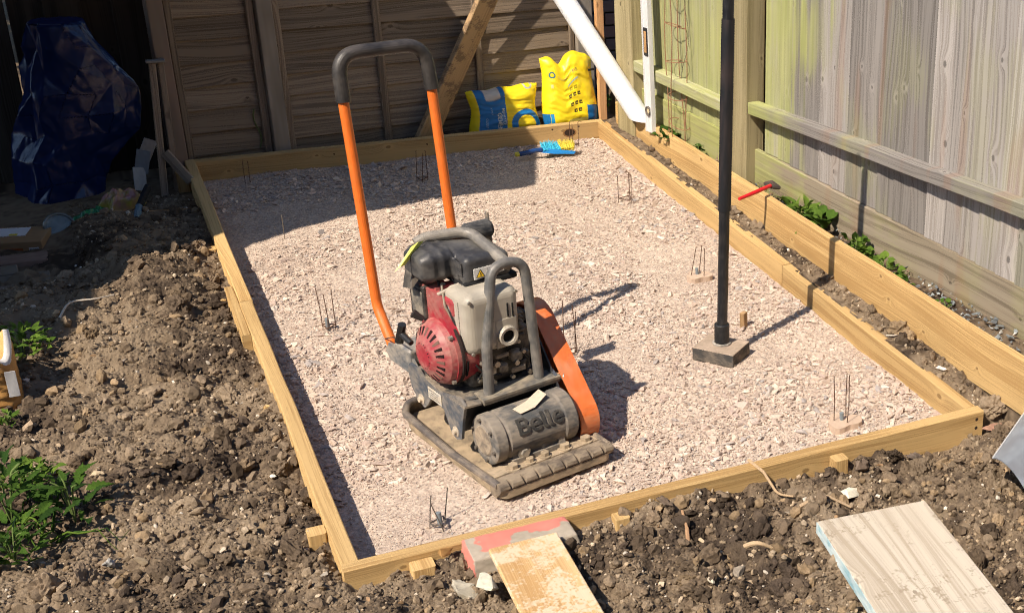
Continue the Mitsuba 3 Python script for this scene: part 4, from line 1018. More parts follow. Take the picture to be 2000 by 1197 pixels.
# ---- wire starters standing in the stone
def starter(pos, h, label, n=3, lean=0.06, spread=0.03, yaw=0.3, sleeve=True, pad=0.0, hook=0, kink=0.0, col=(0.115, 0.068, 0.048)):
    k = thing('wire_starter', label, 'rebar', 'rusty wire starters poking out of the stone bed' if False else None)
    p = np.array(pos, float)
    g = np.random.default_rng(int(abs(pos[0] * 1000) + abs(pos[1] * 100)))
    tops, bases = [], []
    for i in range(n):
        t = yaw + i * 2 * math.pi / n + g.uniform(-.2, .2)
        b = p + [spread * math.cos(t), spread * math.sin(t), -0.04]
        hh = h * g.uniform(0.9, 1.05)
        e = b + [g.normal(0, lean) * hh, g.normal(0, lean) * hh, hh + 0.04]
        mid = (b + e) / 2 + [g.normal(0, kink), g.normal(0, kink), 0]
        pts = [b, mid, e]
        if i < hook:
            pts.append(e + [0.022 * math.cos(yaw), 0.022 * math.sin(yaw), -0.004])
            pts = list(fillet(pts, 0.008, 4))
        part(k, 'wire', tube(pts, 0.0018, 6), 'vc_matte', color=mottled(col, 0.5, 60, i))
        bases.append(b + [0, 0, 0.046]); tops.append(e)
    if n >= 3:
        loop = bases + [bases[0]]
        part(k, 'tie_ring', tube(fillet(np.array(loop), 0.006, 4), 0.0024, 6), 'vc_matte', color=mottled(col, 0.5, 60, 9))
    if sleeve:
        part(k, 'sleeve', tube([p + [0.004, 0, -0.03], p + [0.0, 0.004, 0.036]], 0.0075, 14), 'vc_plastic', color=(0.17, 0.20, 0.22), label='grey plastic sleeve')
    if pad:
        t = np.linspace(0, 2 * np.pi, 26, endpoint=False)
        r = pad * (1 + 0.16 * np.sin(3 * t + yaw) + 0.08 * np.sin(5 * t))
        ring = np.stack([r * np.cos(t), r * 0.8 * np.sin(t)], 1)
        m = prism(ring, -0.03, 0.009, 'ab'); m.apply_translation(p + [0.006, -0.004, 0])
        part(k, 'mortar_pad', refine(m, 0.012), 'vc_matte', smooth=30, color=mottled((0.47, 0.355, 0.27), 0.2, 30, 5), label='flat pad of mortar round the wires')
    return k
Z0 = -0.086
starter((1.640, 0.235, Z0), 0.19, 'tall three-legged wire starter in the front right corner of the stone bed', lean=0.05, spread=0.028, yaw=2.6, pad=0.062, kink=0.006)
starter((0.262, 0.215, Z0), 0.105, 'bent wire starter with grey sleeve in the front left corner of the bed', lean=0.25, spread=0.032, yaw=0.9, kink=0.008, col=(0.12, 0.10, 0.085))
starter((1.702, 1.655, Z0), 0.135, 'wire starter on a mortar pad just behind the black prop', lean=0.09, spread=0.035, yaw=3.0, pad=0.055)
starter((1.775, 2.70, Z0), 0.135, 'wire starter with hooked tops near the right board halfway up the bed', lean=0.02, spread=0.04, yaw=2.9, hook=3, sleeve=False)
starter((0.228, 1.755, Z0), 0.15, 'wire starter left of the orange handle near the left board', lean=0.12, spread=0.03, yaw=2.2, kink=0.004)
starter((0.985, 1.165, Z0), 0.205, 'dark wire starter right behind the belt guard of the compactor', lean=0.07, spread=0.03, yaw=0.4, sleeve=False)
starter((0.955, 3.35, Z0), 0.15, 'wire starter in the shade between the handle tubes', lean=0.07, spread=0.03, yaw=0.2, sleeve=False)
starter((1.820, 3.62, Z0), 0.13, 'wire starter in the far right corner beside the hand brush', lean=0.02, spread=0.028, yaw=0.1, hook=1, sleeve=False)
starter((0.235, 2.78, Z0), 0.115, 'single thin wire on the edge of the shade near the left board', n=1, lean=0.06, spread=0.0, sleeve=False, col=(0.16, 0.13, 0.10))
starter((0.200, 3.62, Z0), 0.11, 'forked wire in the shaded far left corner of the bed', n=2, lean=0.15, spread=0.012, sleeve=False)

# ---- little wooden peg standing in the stone
peg = thing('wooden_peg', 'short weathered square peg standing in the stone right of the prop', 'peg')
plank(peg, None, (1.676, 1.120, -0.12), (1.674, 1.122, -0.034), 0.030, 0.020, 'wood_brace', wdir=(0.8, 0.5, 0), seg=3)

# ---- hand brush, blue and yellow
br = thing('hand_brush', 'blue and yellow hand brush lying on its side at the edge of the shade', 'brush')
bo, bd = np.array([1.455, 3.470, -0.052]), np.array([0.985, -0.02, 0.0])
bw = np.array([0.02, 0.985, 0.0])
hp_ = [bo + bd * 0.02, bo + bd * 0.07 + [0, 0, 0.006], bo + bd * 0.115 + [0, 0, 0.012], bo + bd * 0.145 + [0, 0, 0.010]]
part(br, 'handle', tube(hp_, [0.0125, 0.0135, 0.012, 0.013], 14), 'vc_plastic', color=(0.012, 0.045, 0.16))
part(br, 'end_cap', tube([bo, bo + bd * 0.022], [0.011, 0.0128], 14), 'vc_plastic', color=(0.50, 0.46, 0.04))
stockp = hull([bo + bd * a + bw * b + np.array([0, 0, c]) for a, b, c in ((0.135, -0.010, 0.0), (0.135, 0.012, 0.022), (0.20, -0.024, -0.010), (0.20, -0.014, 0.012), (0.31, -0.030, -0.020), (0.31, -0.020, -0.006), (0.325, -0.012, -0.014), (0.22, 0.01, -0.01))])
part(br, 'stock', stockp, 'vc_plastic', color=(0.02, 0.20, 0.52), smooth=40)
g = np.random.default_rng(71)
for nm, a0, a1, c_ in (('blue_bristles', 0.150, 0.245, (0.05, 0.42, 0.60)), ('yellow_bristles', 0.245, 0.318, (0.62, 0.50, 0.06))):
    V, F = [], []
    for i in range(260):
        a = g.uniform(a0, a1)
        b0 = bo + bd * a + bw * g.uniform(-0.016, 0.0) + np.array([0, 0, g.uniform(-0.008, 0.014)])
        ln = 0.065 * (1 - 0.35 * ((a - 0.21) / 0.11) ** 2)
        tip = b0 + bw * ln + bd * g.normal(0.004, 0.006) + np.array([0, 0, 0.020 + g.normal(0, 0.007)])
        s_ = 0.0016
        n0 = len(V)
        V += [b0 + [s_, 0, 0], b0 + [-s_, 0, 0], b0 + [0, 0, s_], tip + [s_ * .6, 0, 0], tip + [-s_ * .6, 0, 0], tip + [0, 0, s_ * .6]]
        F += [[n0, n0 + 1, n0 + 4], [n0, n0 + 4, n0 + 3], [n0 + 1, n0 + 2, n0 + 5], [n0 + 1, n0 + 5, n0 + 4], [n0 + 2, n0, n0 + 3], [n0 + 2, n0 + 3, n0 + 5], [n0 + 3, n0 + 4, n0 + 5]]
    part(br, nm, trimesh.Trimesh(V, F, process=False), 'vc_matte', smooth=False, color=lambda v, c_=c_: np.asarray(c_) * (0.7 + 0.6 * meshkit.noise(v * 180, 3)[:, None]))

# ================================================================== BAGS OF CEMENT
BLUE, YEL = (0.010, 0.135, 0.36), (0.80, 0.62, 0.015)
def bag_surface(u, v, W, H, D, top, seed, side):
    tv_ = top(u)
    w_ = 1 - 0.06 * np.cos(v * 6 + seed)
    x = (u - 0.5) * W * w_
    z = v * H * tv_
    e = (1 - np.abs(2 * u - 1) ** 4.0) ** 0.6 * np.clip(1 - np.abs(2 * v - 1) ** 7.0, 0, 1) ** 0.5
    belly = D / 2 * e * (0.75 + 0.45 * (1 - v) ** 1.3)
    p = np.stack([u * 5.0, v * 9.0, np.full_like(u, seed * 3.3 + side)], -1)
    wr = (meshkit.fbm(p, 3, seed) - 0.5) * 0.022 + (meshkit.noise(np.stack([u * 2.5 + v * 2, v * 26.0 + u * 5, u * 0 + seed], -1), seed + 2) - 0.5) * 0.007
    y = side * (belly + wr * e)
    return np.stack([x, y, z], -1)
def make_bag(label, base, yaw, lean, W, H, D, top, seed, mat):
    k = thing('cement_bag', label, 'cement bag')
    nu, nv = 60, 60
    U, Vv = np.meshgrid(np.linspace(0, 1, nu), np.linspace(0, 1, nv), indexing='ij')
    M = np.array(trimesh.transformations.euler_matrix(lean, 0, yaw))
    M[:3, 3] = base
    V, UV, F = [], [], []
    for side in (-1, 1):
        P = bag_surface(U.ravel(), Vv.ravel(), W, H, D, top, seed, side)
        n0 = sum(len(a) for a in V)
        V.append(P); UV.append(np.stack([U.ravel() + (2.0 if side > 0 else 0), Vv.ravel()], 1))
        I, J = np.meshgrid(np.arange(nu - 1), np.arange(nv - 1), indexing='ij')
        q = (I * nv + J).ravel() + n0
        f = np.vstack([np.stack([q, q + nv, q + nv + 1], 1), np.stack([q, q + nv + 1, q + 1], 1)])
        F.append(f if side < 0 else f[:, ::-1])
    V = np.concatenate(V)
    V = V @ M[:3, :3].T + M[:3, 3]
    scene[f'{k}__sack'] = mikit.ply(trimesh.Trimesh(V, np.concatenate(F), process=False), mat, smooth=True, uv=np.concatenate(UV))
    def onto(u, v, out=0.0012):
        p = bag_surface(np.asarray(u, float), np.asarray(v, float), W, H, D, top, seed, -1)
        p[:, 1] -= out
        return p @ M[:3, :3].T + M[:3, 3]
    def write(text, u0, v0, h, du, dv, col, bold=True, wide=1.0):
        """text along direction (du, dv) in bag metres, starting at uv (u0, v0)"""
        m = meshkit.text_mesh(text, h, 0.0004, bold=bold)
        v_, f_ = trimesh.remesh.subdivide_to_size(m.vertices, m.faces, 0.012, max_iter=6)
        d = np.array([du, dv]) / math.hypot(du, dv)
        nn = np.array([-d[1], d[0]])
        q = v_[:, :1] * wide * d + v_[:, 1:2] * nn
        part(k, 'lettering', (onto(u0 + q[:, 0] / W, v0 + q[:, 1] / H, 0.0015 + v_[:, 2]), f_), 'vc_satin', smooth=False, color=col)
    return k, write
def sat(x):
    return dr.clip(x, 0, 1)
def bag_lying(p, n, uv):
    u, v = uv.x, uv.y
    c = mi.Color3f(YEL)
    blue = smoothstep(0.085, 0.092, u) * (1 - smoothstep(0.455, 0.462, u - 0.03 * v))
    c = mix(c, BLUE, blue)
    w = smoothstep(0.0, 0.02, 0.055 - dr.sqrt(dr.square((u - 0.29) * 0.30) + dr.square((v - 0.94) * 0.62)) * 0.5) * smoothstep(0.2, 0.22, u) * (1 - smoothstep(0.41, 0.43, u))
    c = mix(c, (0.52, 0.48, 0.42), w)
    d = dr.sqrt(dr.square((u - 0.755) * 0.345) + dr.square((v - 0.22) * 0.26))
    ring = smoothstep(0.046, 0.048, d) * (1 - smoothstep(0.077, 0.079, d))
    c = mix(c, (0.008, 0.17, 0.46), ring)
    d2 = dr.sqrt(dr.square((u - 0.84) * 0.345) + dr.square((v - 0.985) * 0.26))
    c = mix(c, (0.42, 0.42, 0.40), smoothstep(0.012, 0.014, d2) * (1 - smoothstep(0.020, 0.022, d2)))
    c = mix(c, YEL, smoothstep(1.0, 1.01, u))
    return c * (0.86 + 0.2 * noise(p.x * 40, p.y * 40, p.z * 40))
def bag_standing(p, n, uv):
    u, v = uv.x, uv.y
    c = mi.Color3f(YEL)
    c = mix(c, BLUE, (1 - smoothstep(0.30, 0.305, v)) * smoothstep(0.735, 0.742, u))
    c = mix(c, BLUE, (1 - smoothstep(0.22, 0.225, v)) * (1 - smoothstep(0.085, 0.09, u)))
    c = mix(c, (0.012, 0.25, 0.55), (1 - smoothstep(0.22, 0.225, v)) * (1 - smoothstep(0.14, 0.145, u)) * smoothstep(0.09, 0.095, u))
    c = mix(c, (0.47, 0.40, 0.09), (1 - smoothstep(0.135, 0.14, v)) * smoothstep(0.40, 0.405, u) * (1 - smoothstep(0.73, 0.735, u)))
    d = dr.sqrt(dr.square((u - 0.15) * 0.27) + dr.square((v - 0.755) * 0.36))
    c = mix(c, (0.06, 0.18, 0.24), smoothstep(0.009, 0.0105, d) * (1 - smoothstep(0.0155, 0.017, d)))
    # brushed stripe under the name
    st = smoothstep(0.42, 0.45, u) * (1 - smoothstep(0.62, 0.66, u)) * (1 - smoothstep(0.012, 0.018, dr.abs(v - 0.645 - 0.22 * (u - 0.53))))
    c = mix(c, (0.30, 0.42, 0.40), st * 0.8)
    # rows of small printed pictograms
    for vv, us, dk in ((0.555, (0.49, 0.57), 0.55), (0.465, (0.46, 0.54, 0.62), 1.0), (0.345, (0.475, 0.555, 0.635), 1.0), (0.245, (0.53, 0.61), 1.0)):
        for uu in us:
            b_ = (1 - smoothstep(0.026, 0.029, dr.abs(u - uu))) * (1 - smoothstep(0.023, 0.026, dr.abs(v - vv)))
            i_ = (1 - smoothstep(0.008, 0.011, dr.sqrt(dr.square((u - uu - 0.006)) + dr.square(v - vv + 0.003) * 1.6)))
            c = mix(c, (0.07, 0.05, 0.012), b_ * (1 - i_ * 0.9) * dk)
    f = (1 - smoothstep(0.02, 0.03, dr.abs(u - 0.14))) * (1 - smoothstep(0.02, 0.03, dr.abs(v - 0.60)))
    c = mix(c, (0.62, 0.56, 0.30), f * 0.7)
    c = mix(c, YEL, smoothstep(1.0, 1.01, u))
    return c * (0.9 + 0.16 * noise(p.x * 40, p.y * 40, p.z * 40))
for nm, fn in (('bag_print_lying', bag_lying), ('bag_print_standing', bag_standing)):
    scene[nm] = {'type': 'twosided', 'bsdf': {'type': 'principled', 'base_color': proc(fn), 'roughness': 0.42, 'specular': 0.5}}
kb, wr_ = make_bag('blue and yellow cement bag lying on its side under the diagonal brace', (1.530, 3.895, -0.062), 0.04, -0.10, 0.375, 0.262, 0.17, lambda u: 0.93 + 0.07 * u + 0.015 * np.sin(u * 17), 3, 'bag_print_lying')
wr_('CEMENT', 0.335, 0.52, 0.021, 0.0, -1.0, (0.60, 0.60, 0.52))
wr_('MASTER', 0.405, 0.60, 0.017, 0.0, -1.0, (0.45, 0.52, 0.55))
wr_('CEMENT', 0.17, 0.42, 0.010, 0.0, -1.0, (0.35, 0.45, 0.52), bold=False)
wr_('CEMENT', 0.245, 0.66, 0.008, 0.0, -1.0, (0.30, 0.42, 0.50), bold=False)
def top2(u):
    return 0.965 - 0.115 * np.exp(-((u - 0.36) / 0.11) ** 2) + 0.05 * np.exp(-((u - 0.64) / 0.14) ** 2) - 0.06 * smooth01(0.86, 1.0, u) - 0.02 * smooth01(0.15, 0.0, u)
kb2, wr_ = make_bag('upright yellow cement bag with rows of small pictograms beside the orange stud', (1.898, 3.893, -0.062), 0.02, -0.13, 0.300, 0.415, 0.15, top2, 8, 'bag_print_standing')
wr_('Mastercrete', 0.255, 0.742, 0.0125, 1.0, 0.16, (0.72, 0.60, 0.16), bold=False)
wr_('ME', 0.545, 0.745, 0.016, 1.0, 0.25, (0.36, 0.27, 0.05))
# black tab on the bag's edge
m = rbox((0, 0, 0), (0.034, 0.004, 0.013), 0.0015); m.apply_transform(trimesh.transformations.rotation_matrix(-0.1, (0, 1, 0))); m.apply_translation((2.008, 3.842, 0.268))
part(kb2, 'black_tab', m, 'vc_satin', color=(0.015, 0.014, 0.012))

# ================================================================== TIMBER, PIPE AND LEVEL IN THE FAR CORNER
br2 = thing('diagonal_brace', 'rough brown timber brace slanting up against the back fence left of the bags', 'timber')
plank(br2, None, (1.062, 3.892, -0.13), (1.842, 4.000, 1.30), 0.116, 0.034, 'wood_brace', wdir=(0.82, 0.36, -0.47), seg=16, ch=0.004, wob=0.002)
stud = thing('raw_stud', 'upright orange sawn stud standing at the right end of the back board', 'timber')
plank(stud, None, (2.068, 3.852, -0.1), (2.066, 3.845, 1.9), 0.042, 0.040, 'wood_raw', wdir=(1, 0, 0), seg=14)
pipe = thing('white_pipe', 'thick white plastic pipe leaning across the far right corner', 'pipe')
p0, p1 = np.array([2.088, 3.305, 0.128]), np.array([1.800, 3.975, 0.84])
dpp = (p1 - p0) / np.linalg.norm(p1 - p0)
def pipe_pts(a, b):
    return [p0 + dpp * t for t in np.linspace(a, b, 12)]
L_ = 1.06
ou, inn = mani(tube(pipe_pts(-0.16, L_), 0.0535, 48)), mani(tube(pipe_pts(-0.20, L_ + 0.04), 0.0495, 48))
part(pipe, None, (ou - inn).trim_by_plane((0.0, 0.0, 1.0), 0.124), 'vc_satin', smooth=40, color=mottled((0.66, 0.675, 0.69), 0.10, 6, 4))
lev = thing('spirit_level', 'long aluminium spirit level leaning on the green fence behind the white pipe', 'spirit level')
lb_, lt_ = fpt(1.812, 0.098, 0.096), fpt(1.862, 0.090, 1.016)
ld = (lt_ - lb_) / np.linalg.norm(lt_ - lb_)
lw = np.cross(ld, FENCE_N); lw /= np.linalg.norm(lw)
ln_ = np.cross(lw, ld)
if ln_ @ FENCE_N < 0:
    ln_, lw = -ln_, -lw
LR = np.stack([lw, ln_, ld], 1)
def lv(w, n, h):
    return lb_ + lw * w + ln_ * n + ld * h
ALU = mottled((0.60, 0.605, 0.61), 0.16, 25, 6)
part(lev, 'web', rbox(lv(0, 0, 0.46), (0.064, 0.014, 0.92), 0.002, LR), 'vc_satin', color=ALU)
for w in (-0.033, 0.033):
    part(lev, 'flange', rbox(lv(w, 0, 0.46), (0.008, 0.026, 0.92), 0.002, LR), 'vc_satin', color=ALU)
part(lev, 'vial_frame', rbox(lv(0, 0.004, 0.475), (0.044, 0.018, 0.145), 0.004, LR), 'vc_satin', color=(0.02, 0.02, 0.022))
part(lev, 'vial_window', rbox(lv(0, 0.0105, 0.475), (0.024, 0.009, 0.112), 0.003, LR), 'vc_plastic', color=mottled((0.52, 0.30, 0.13), 0.5, 25, 7, (0.30, 0.17, 0.08)))
rd = lathe([(0.013, 0), (0.024, 0.001), (0.026, 0.006), (0.026, -0.01), (0.013, -0.01)], 8)
RR = np.eye(4); RR[:3, :3] = np.stack([lw, ld, ln_], 1); RR[:3, 3] = lv(0, 0.012, 0.115)
rd.apply_transform(RR)
part(lev, 'round_vial_ring', rd, 'vc_satin', color=(0.14, 0.12, 0.10))
dk = lathe([(0, 0.0), (0.015, 0.0), (0.015, -0.006), (0, -0.006)], 16); dk.apply_transform(RR)
part(lev, 'round_vial', dk, 'vc_plastic', color=(0.55, 0.47, 0.30))
# rusty wire climbing frame
tr = thing('wire_plant_support', 'rusty wire plant support with rings standing against the green fence', 'plant support')
RUST = mottled((0.26, 0.13, 0.075), 0.5, 40, 8)
wires = []
for s0, s1, o0, o1 in ((1.73, 1.66, 0.05, 0.075), (1.60, 1.575, 0.085, 0.095), (1.70, 1.54, 0.015, 0.045), (1.53, 1.50, 0.03, 0.06)):
    part(tr, 'wire', tube([fpt(s0 + (s1 - s0) * t + 0.012 * math.sin(t * 9 + s0 * 20), o0 + (o1 - o0) * t, 1.15 - 1.07 * t) for t in np.linspace(0, 1, 14)], 0.0024, 6), 'vc_matte', color=RUST)
for z, s_, r in ((0.86, 1.62, 0.055), (0.70, 1.61, 0.062), (0.52, 1.60, 0.066), (0.345, 1.585, 0.066), (0.20, 1.575, 0.068)):
    t = np.linspace(0, 2 * np.pi, 22)
    part(tr, 'ring', tube([fpt(s_ + r * math.cos(a) * 1.15, 0.055 + 0.042 * math.sin(a), z + 0.012 * math.sin(a + z * 9)) for a in t], 0.0022, 6, closed=False), 'vc_matte', color=RUST)
part(tr, 'tie', tube([fpt(1.50 + 0.03 * math.sin(t * 8), 0.035 + 0.03 * t, 0.95 - 0.5 * t) for t in np.linspace(0, 1, 14)], 0.0013, 5), 'vc_matte', color=(0.07, 0.06, 0.05))

# hammer with a red handle lying on the plank
ham = thing('red_handled_hammer', 'hammer with bright red handle lying across the raised plank by the fence post', 'hammer')
h0, h1 = np.array([1.905, 1.748, 0.195]), np.array([2.135, 1.872, 0.200])
hm = (h0 + h1) / 2 + [0, 0, 0.006]
h0, h1, hm = h0 + (0.05, 0.027, 0.0), h1 + (0.02, 0.0, 0.0), hm + (0.035, 0.0, 0.0)
part(ham, 'handle', tube([h0, hm, h1], [0.0075, 0.0095, 0.0085], 12), 'vc_plastic', color=(0.62, 0.012, 0.022))
part(ham, 'head', hull(np.concatenate([np.array([2.175, 1.895, 0.185]) + d + ICO * 0.010 for d in ((-0.02, 0.028, 0.008), (0.02, -0.026, 0.002), (0.010, 0.024, 0.012), (-0.012, -0.022, 0.008), (0.0, 0.0, 0.014))])), 'vc_matte', color=dusty((0.035, 0.028, 0.026), (0.12, 0.09, 0.07), 0.5, 30, 9))

# ================================================================== FRONT: STEP, BOARDS, SHEET
step = thing('concrete_kerb', 'short concrete kerb with red paint along its top, against the front board', 'kerb')
kv = hull(np.concatenate([np.array(p) + ICO * 0.006 for p in ((0.268, -0.057, 0.010), (0.552, -0.057, 0.004), (0.556, -0.150, 0.0), (0.272, -0.158, 0.004), (0.262, -0.057, -0.09), (0.565, -0.057, -0.09), (0.575, -0.165, -0.09), (0.262, -0.166, -0.09))]))
def kerb_col(v):
    base = mottled((0.40, 0.345, 0.275), 0.3, 22, 10, (0.33, 0.285, 0.225))(v)
    q = meshkit.fbm(v * 24, 3, 77)
    lim = -0.098 + (0.5 - q) * 0.11 - 0.02 * (v[:, 0] < 0.36)
    red = (v[:, 1] > lim) & (v[:, 2] > -0.012) & (v[:, 0] > 0.285 + 0.1 * (q - 0.5))
    red |= (v[:, 0] < 0.268) & (q > 0.33)
    base[red] = np.array([0.52, 0.185, 0.145]) * (0.8 + 0.4 * q[red][:, None])
    return base
kvf = refine(kv, 0.009)
kvf.vertices += (meshkit.fbm(kvf.vertices * 60, 2, 3) - 0.5)[:, None] * [0.004, 0.003, 0.003]
part(step, None, kvf, 'vc_matte', smooth=40, color=kerb_col)
ply_ = thing('muddy_board', 'short board caked in pale mud running towards the camera from the kerb', 'board')
plank(ply_, None, (0.405, -0.160, 0.024), (0.388, -1.2, 0.010), 0.190, 0.018, 'wood_muddy', wdir=(1, 0, 0), seg=24, wob=0.0015)
sc = thing('scaffold_board', 'wide pale grey scaffold board with bluish edge lying on the soil at bottom right', 'board')
sa, sb = np.array([1.353, -0.472, 0.016]), np.array([1.245, -1.30, 0.004])
plank(sc, 'plank', sa, sb, 0.350, 0.038, 'wood_pale', wdir=(0.99, -0.13, 0), seg=22, wob=0.002, ch=0.004)
sd = (sb - sa) / np.linalg.norm(sb - sa)
sw = np.cross(sd, [0, 0, 1.0])
if sw[0] > 0:
    sw = -sw
em = refine(hull([sa + sw * 0.1752 + sd * d + [0, 0, z] + sw * o for d in (0.0, 0.83) for z in (-0.019, 0.0165) for o in (0, 0.0022)]), 0.03)
part(sc, 'painted_edge', em, 'vc_matte', smooth=False, color=mottled((0.50, 0.56, 0.55), 0.4, 26, 12, (0.24, 0.40, 0.44)), label='blue-green painted edge of the board')
gs = thing('grey_plastic_sheet', 'curved grey plastic sheet lying on the soil at the right edge of the picture', 'plastic sheet')
gu, gvv = np.meshgrid(np.linspace(0, 1, 24), np.linspace(0, 1, 24), indexing='ij')
A_, B_ = np.array([1.868, -0.362, 0.0]), np.array([2.36, -0.03, 0.02])
C_ = np.array([-0.11, -0.48, -0.02])
q = A_ + (B_ - A_) * gu[..., None] + C_ * gvv[..., None]
q[..., 2] += 0.055 + 0.05 * np.sin(np.clip(gvv * 2.2, 0, 1.57)) - 0.10 * gvv ** 2 * (1 - gu) + 0.04 * gu - 0.03 * (1 - gvv) ** 6
V1 = q.reshape(-1, 3)
I, J = np.meshgrid(np.arange(23), np.arange(23), indexing='ij')
qq = (I * 24 + J).ravel()
f1 = np.vstack([np.stack([qq, qq + 24, qq + 25], 1), np.stack([qq, qq + 25, qq + 1], 1)])
part(gs, 'sheet', (np.vstack([V1, V1 - [0, 0, 0.003]]), np.vstack([f1, f1[:, ::-1] + len(V1)])), 'vc_satin', smooth=True, color=mottled((0.20, 0.225, 0.255), 0.2, 14, 13, (0.15, 0.16, 0.18)))
part(gs, 'rim', tube(q[:, 0] - [0, 0, 0.001], 0.0035, 8), 'vc_satin', color=(0.42, 0.42, 0.42))

# ---- stones and lumps that stand out on the soil
big_chip = chip_shapes(20, 0.62, 14, 91)
def stone(name, label, cat_, pos, size, rot, col, shape, rough=0.10, fine=0.006):
    k = thing(name, label, cat_)
    v, f = big_chip[shape]
    m = trimesh.Trimesh(v * np.asarray(size), f)
    m.apply_transform(trimesh.transformations.euler_matrix(*rot))
    m = refine(m, max(min(size) * 0.3, 0.004))
    m.vertices += m.vertex_normals * ((meshkit.fbm(m.vertices * (0.9 / max(size)) * 3 + shape, 3, shape) - 0.5) * rough * max(size))[:, None]
    m.apply_translation(pos)
    part(k, None, m, 'vc_matte', smooth=28, color=mottled(col, 0.35, 45, shape, np.asarray(col) * 0.8))
def gz(x, y):
    return float(ground_z(np.array([x]), np.array([y]))[0])
S = lambda x, y, dz=0.01: (x, y, gz(x, y) + dz)
stone('ochre_stone', 'ochre angular stone beside the peg at the front left of the frame', 'stone', S(0.215, -0.075, 0.028), (0.033, 0.026, 0.036), (0.3, 0.2, 0.4), (0.42, 0.24, 0.09), 0)
stone('white_stone', 'flat white stone on the soil in front of the front board at right', 'stone', S(1.405, -0.250, 0.015), (0.050, 0.036, 0.022), (0.2, 0.1, 0.3), (0.66, 0.62, 0.50), 1)
stone('cream_stone', 'cream pointed stone on the soil left of the scaffold board', 'stone', S(0.806, -0.540, 0.012), (0.034, 0.026, 0.025), (0.1, 0.4, 1.2), (0.58, 0.51, 0.39), 2)
stone('grey_stone', 'low grey flat stone on the soil between the two boards', 'stone', S(0.93, -0.455, 0.008), (0.055, 0.035, 0.016), (0.15, 0.1, 0.8), (0.30, 0.255, 0.20), 3)
stone('pale_lump', 'pale slab of hardened mortar wedged left of the muddy board', 'mortar', (0.274, -0.280, 0.006), (0.034, 0.105, 0.036), (0.1, 0.25, 0.12), (0.56, 0.54, 0.43), 4)
stone('mortar_lump', 'grey lump of mortar beside the pale slab by the kerb', 'mortar', S(0.222, -0.225, 0.026), (0.040, 0.060, 0.040), (0.3, 0.1, 0.5), (0.37, 0.335, 0.265), 5, rough=0.4)
stone('white_chip', 'small white chip on the soil near the middle of the left board', 'stone', S(-0.122, 0.655, 0.012), (0.017, 0.013, 0.008), (0.3, 0.2, 0.5), (0.75, 0.73, 0.67), 6)
stone('tan_rock', 'large tan rock at the left above the nettles', 'stone', S(-0.672, 0.935, 0.022), (0.042, 0.036, 0.036), (0.4, 0.2, 0.9), (0.31, 0.235, 0.16), 7)
stone('brown_rock', 'brown rock below the sack at the left edge', 'stone', S(-0.735, 1.20, 0.018), (0.036, 0.030, 0.03), (0.7, 0.2, 1.9), (0.29, 0.215, 0.145), 8)
stone('round_cobble', 'rounded brown cobble at the bottom left of the soil', 'stone', S(-0.495, 0.262, 0.016), (0.030, 0.026, 0.024), (0.1, 0.7, 0.3), (0.32, 0.25, 0.165), 9)
stone('grey_crumb_lump', 'pale grey crumbly lump left of the rounded cobble', 'mortar', S(-0.572, 0.305, 0.015), (0.026, 0.022, 0.020), (0.5, 0.2, 0.1), (0.42, 0.41, 0.38), 10, rough=0.5)
stone('cream_pebble', 'cream oblong pebble right of the nettles', 'stone', S(-0.575, 0.825, 0.012), (0.026, 0.015, 0.013), (0.1, 0.1, 2.6), (0.50, 0.40, 0.27), 11)
stone('grey_square_stone', 'square grey-brown stone near the front left stake', 'stone', S(-0.115, 0.175, 0.014), (0.030, 0.028, 0.022), (0.2, 0.1, 0.7), (0.34, 0.265, 0.205), 12)
stone('white_pebble', 'white oblong pebble in the strip between the two planks', 'stone', (2.083, 0.285, gz(2.083, 0.285) + 0.012), (0.036, 0.014, 0.012), (0.05, 0.1, 1.9), (0.72, 0.64, 0.56), 13)
stone('pale_chip', 'pale flat chip by the right board behind the white pebble', 'stone', (2.075, 0.62, gz(2.075, 0.62) + 0.01), (0.034, 0.016, 0.008), (0.1, 0.1, 2.4), (0.56, 0.50, 0.42), 14)
stone('pink_brick_piece', 'broken pinkish brick beside the front right corner of the frame', 'brick', (2.088, -0.055, gz(2.088, -0.055) + 0.018), (0.062, 0.036, 0.028), (0.2, 0.15, 0.2), (0.36, 0.21, 0.15), 15)
stone('white_flint', 'white knobbly flint right of the scaffold board', 'stone', S(1.520, -0.705, 0.012), (0.028, 0.024, 0.018), (0.2, 0.3, 1.0), (0.62, 0.57, 0.46), 16, rough=0.35)
stone('soil_lump', 'big rough clod of grey soil against the front board right of centre', 'soil clod', (1.52, -0.115, gz(1.52, -0.115) + 0.03), (0.055, 0.045, 0.045), (0.2, 0.4, 0.9), (0.165, 0.122, 0.09), 17, rough=0.55)
stone('soil_lump', 'dark rough clod of soil at the right end of the front board', 'soil clod', (1.74, -0.10, gz(1.74, -0.10) + 0.028), (0.048, 0.04, 0.04), (0.6, 0.4, 0.1), (0.135, 0.105, 0.085), 18, rough=0.55)
stone('soil_lump', 'rough clod of soil against the front board just right of the kerb stake', 'soil clod', (0.845, -0.105, gz(0.845, -0.105) + 0.022), (0.046, 0.04, 0.036), (0.1, 0.8, 0.4), (0.17, 0.125, 0.09), 19, rough=0.55)

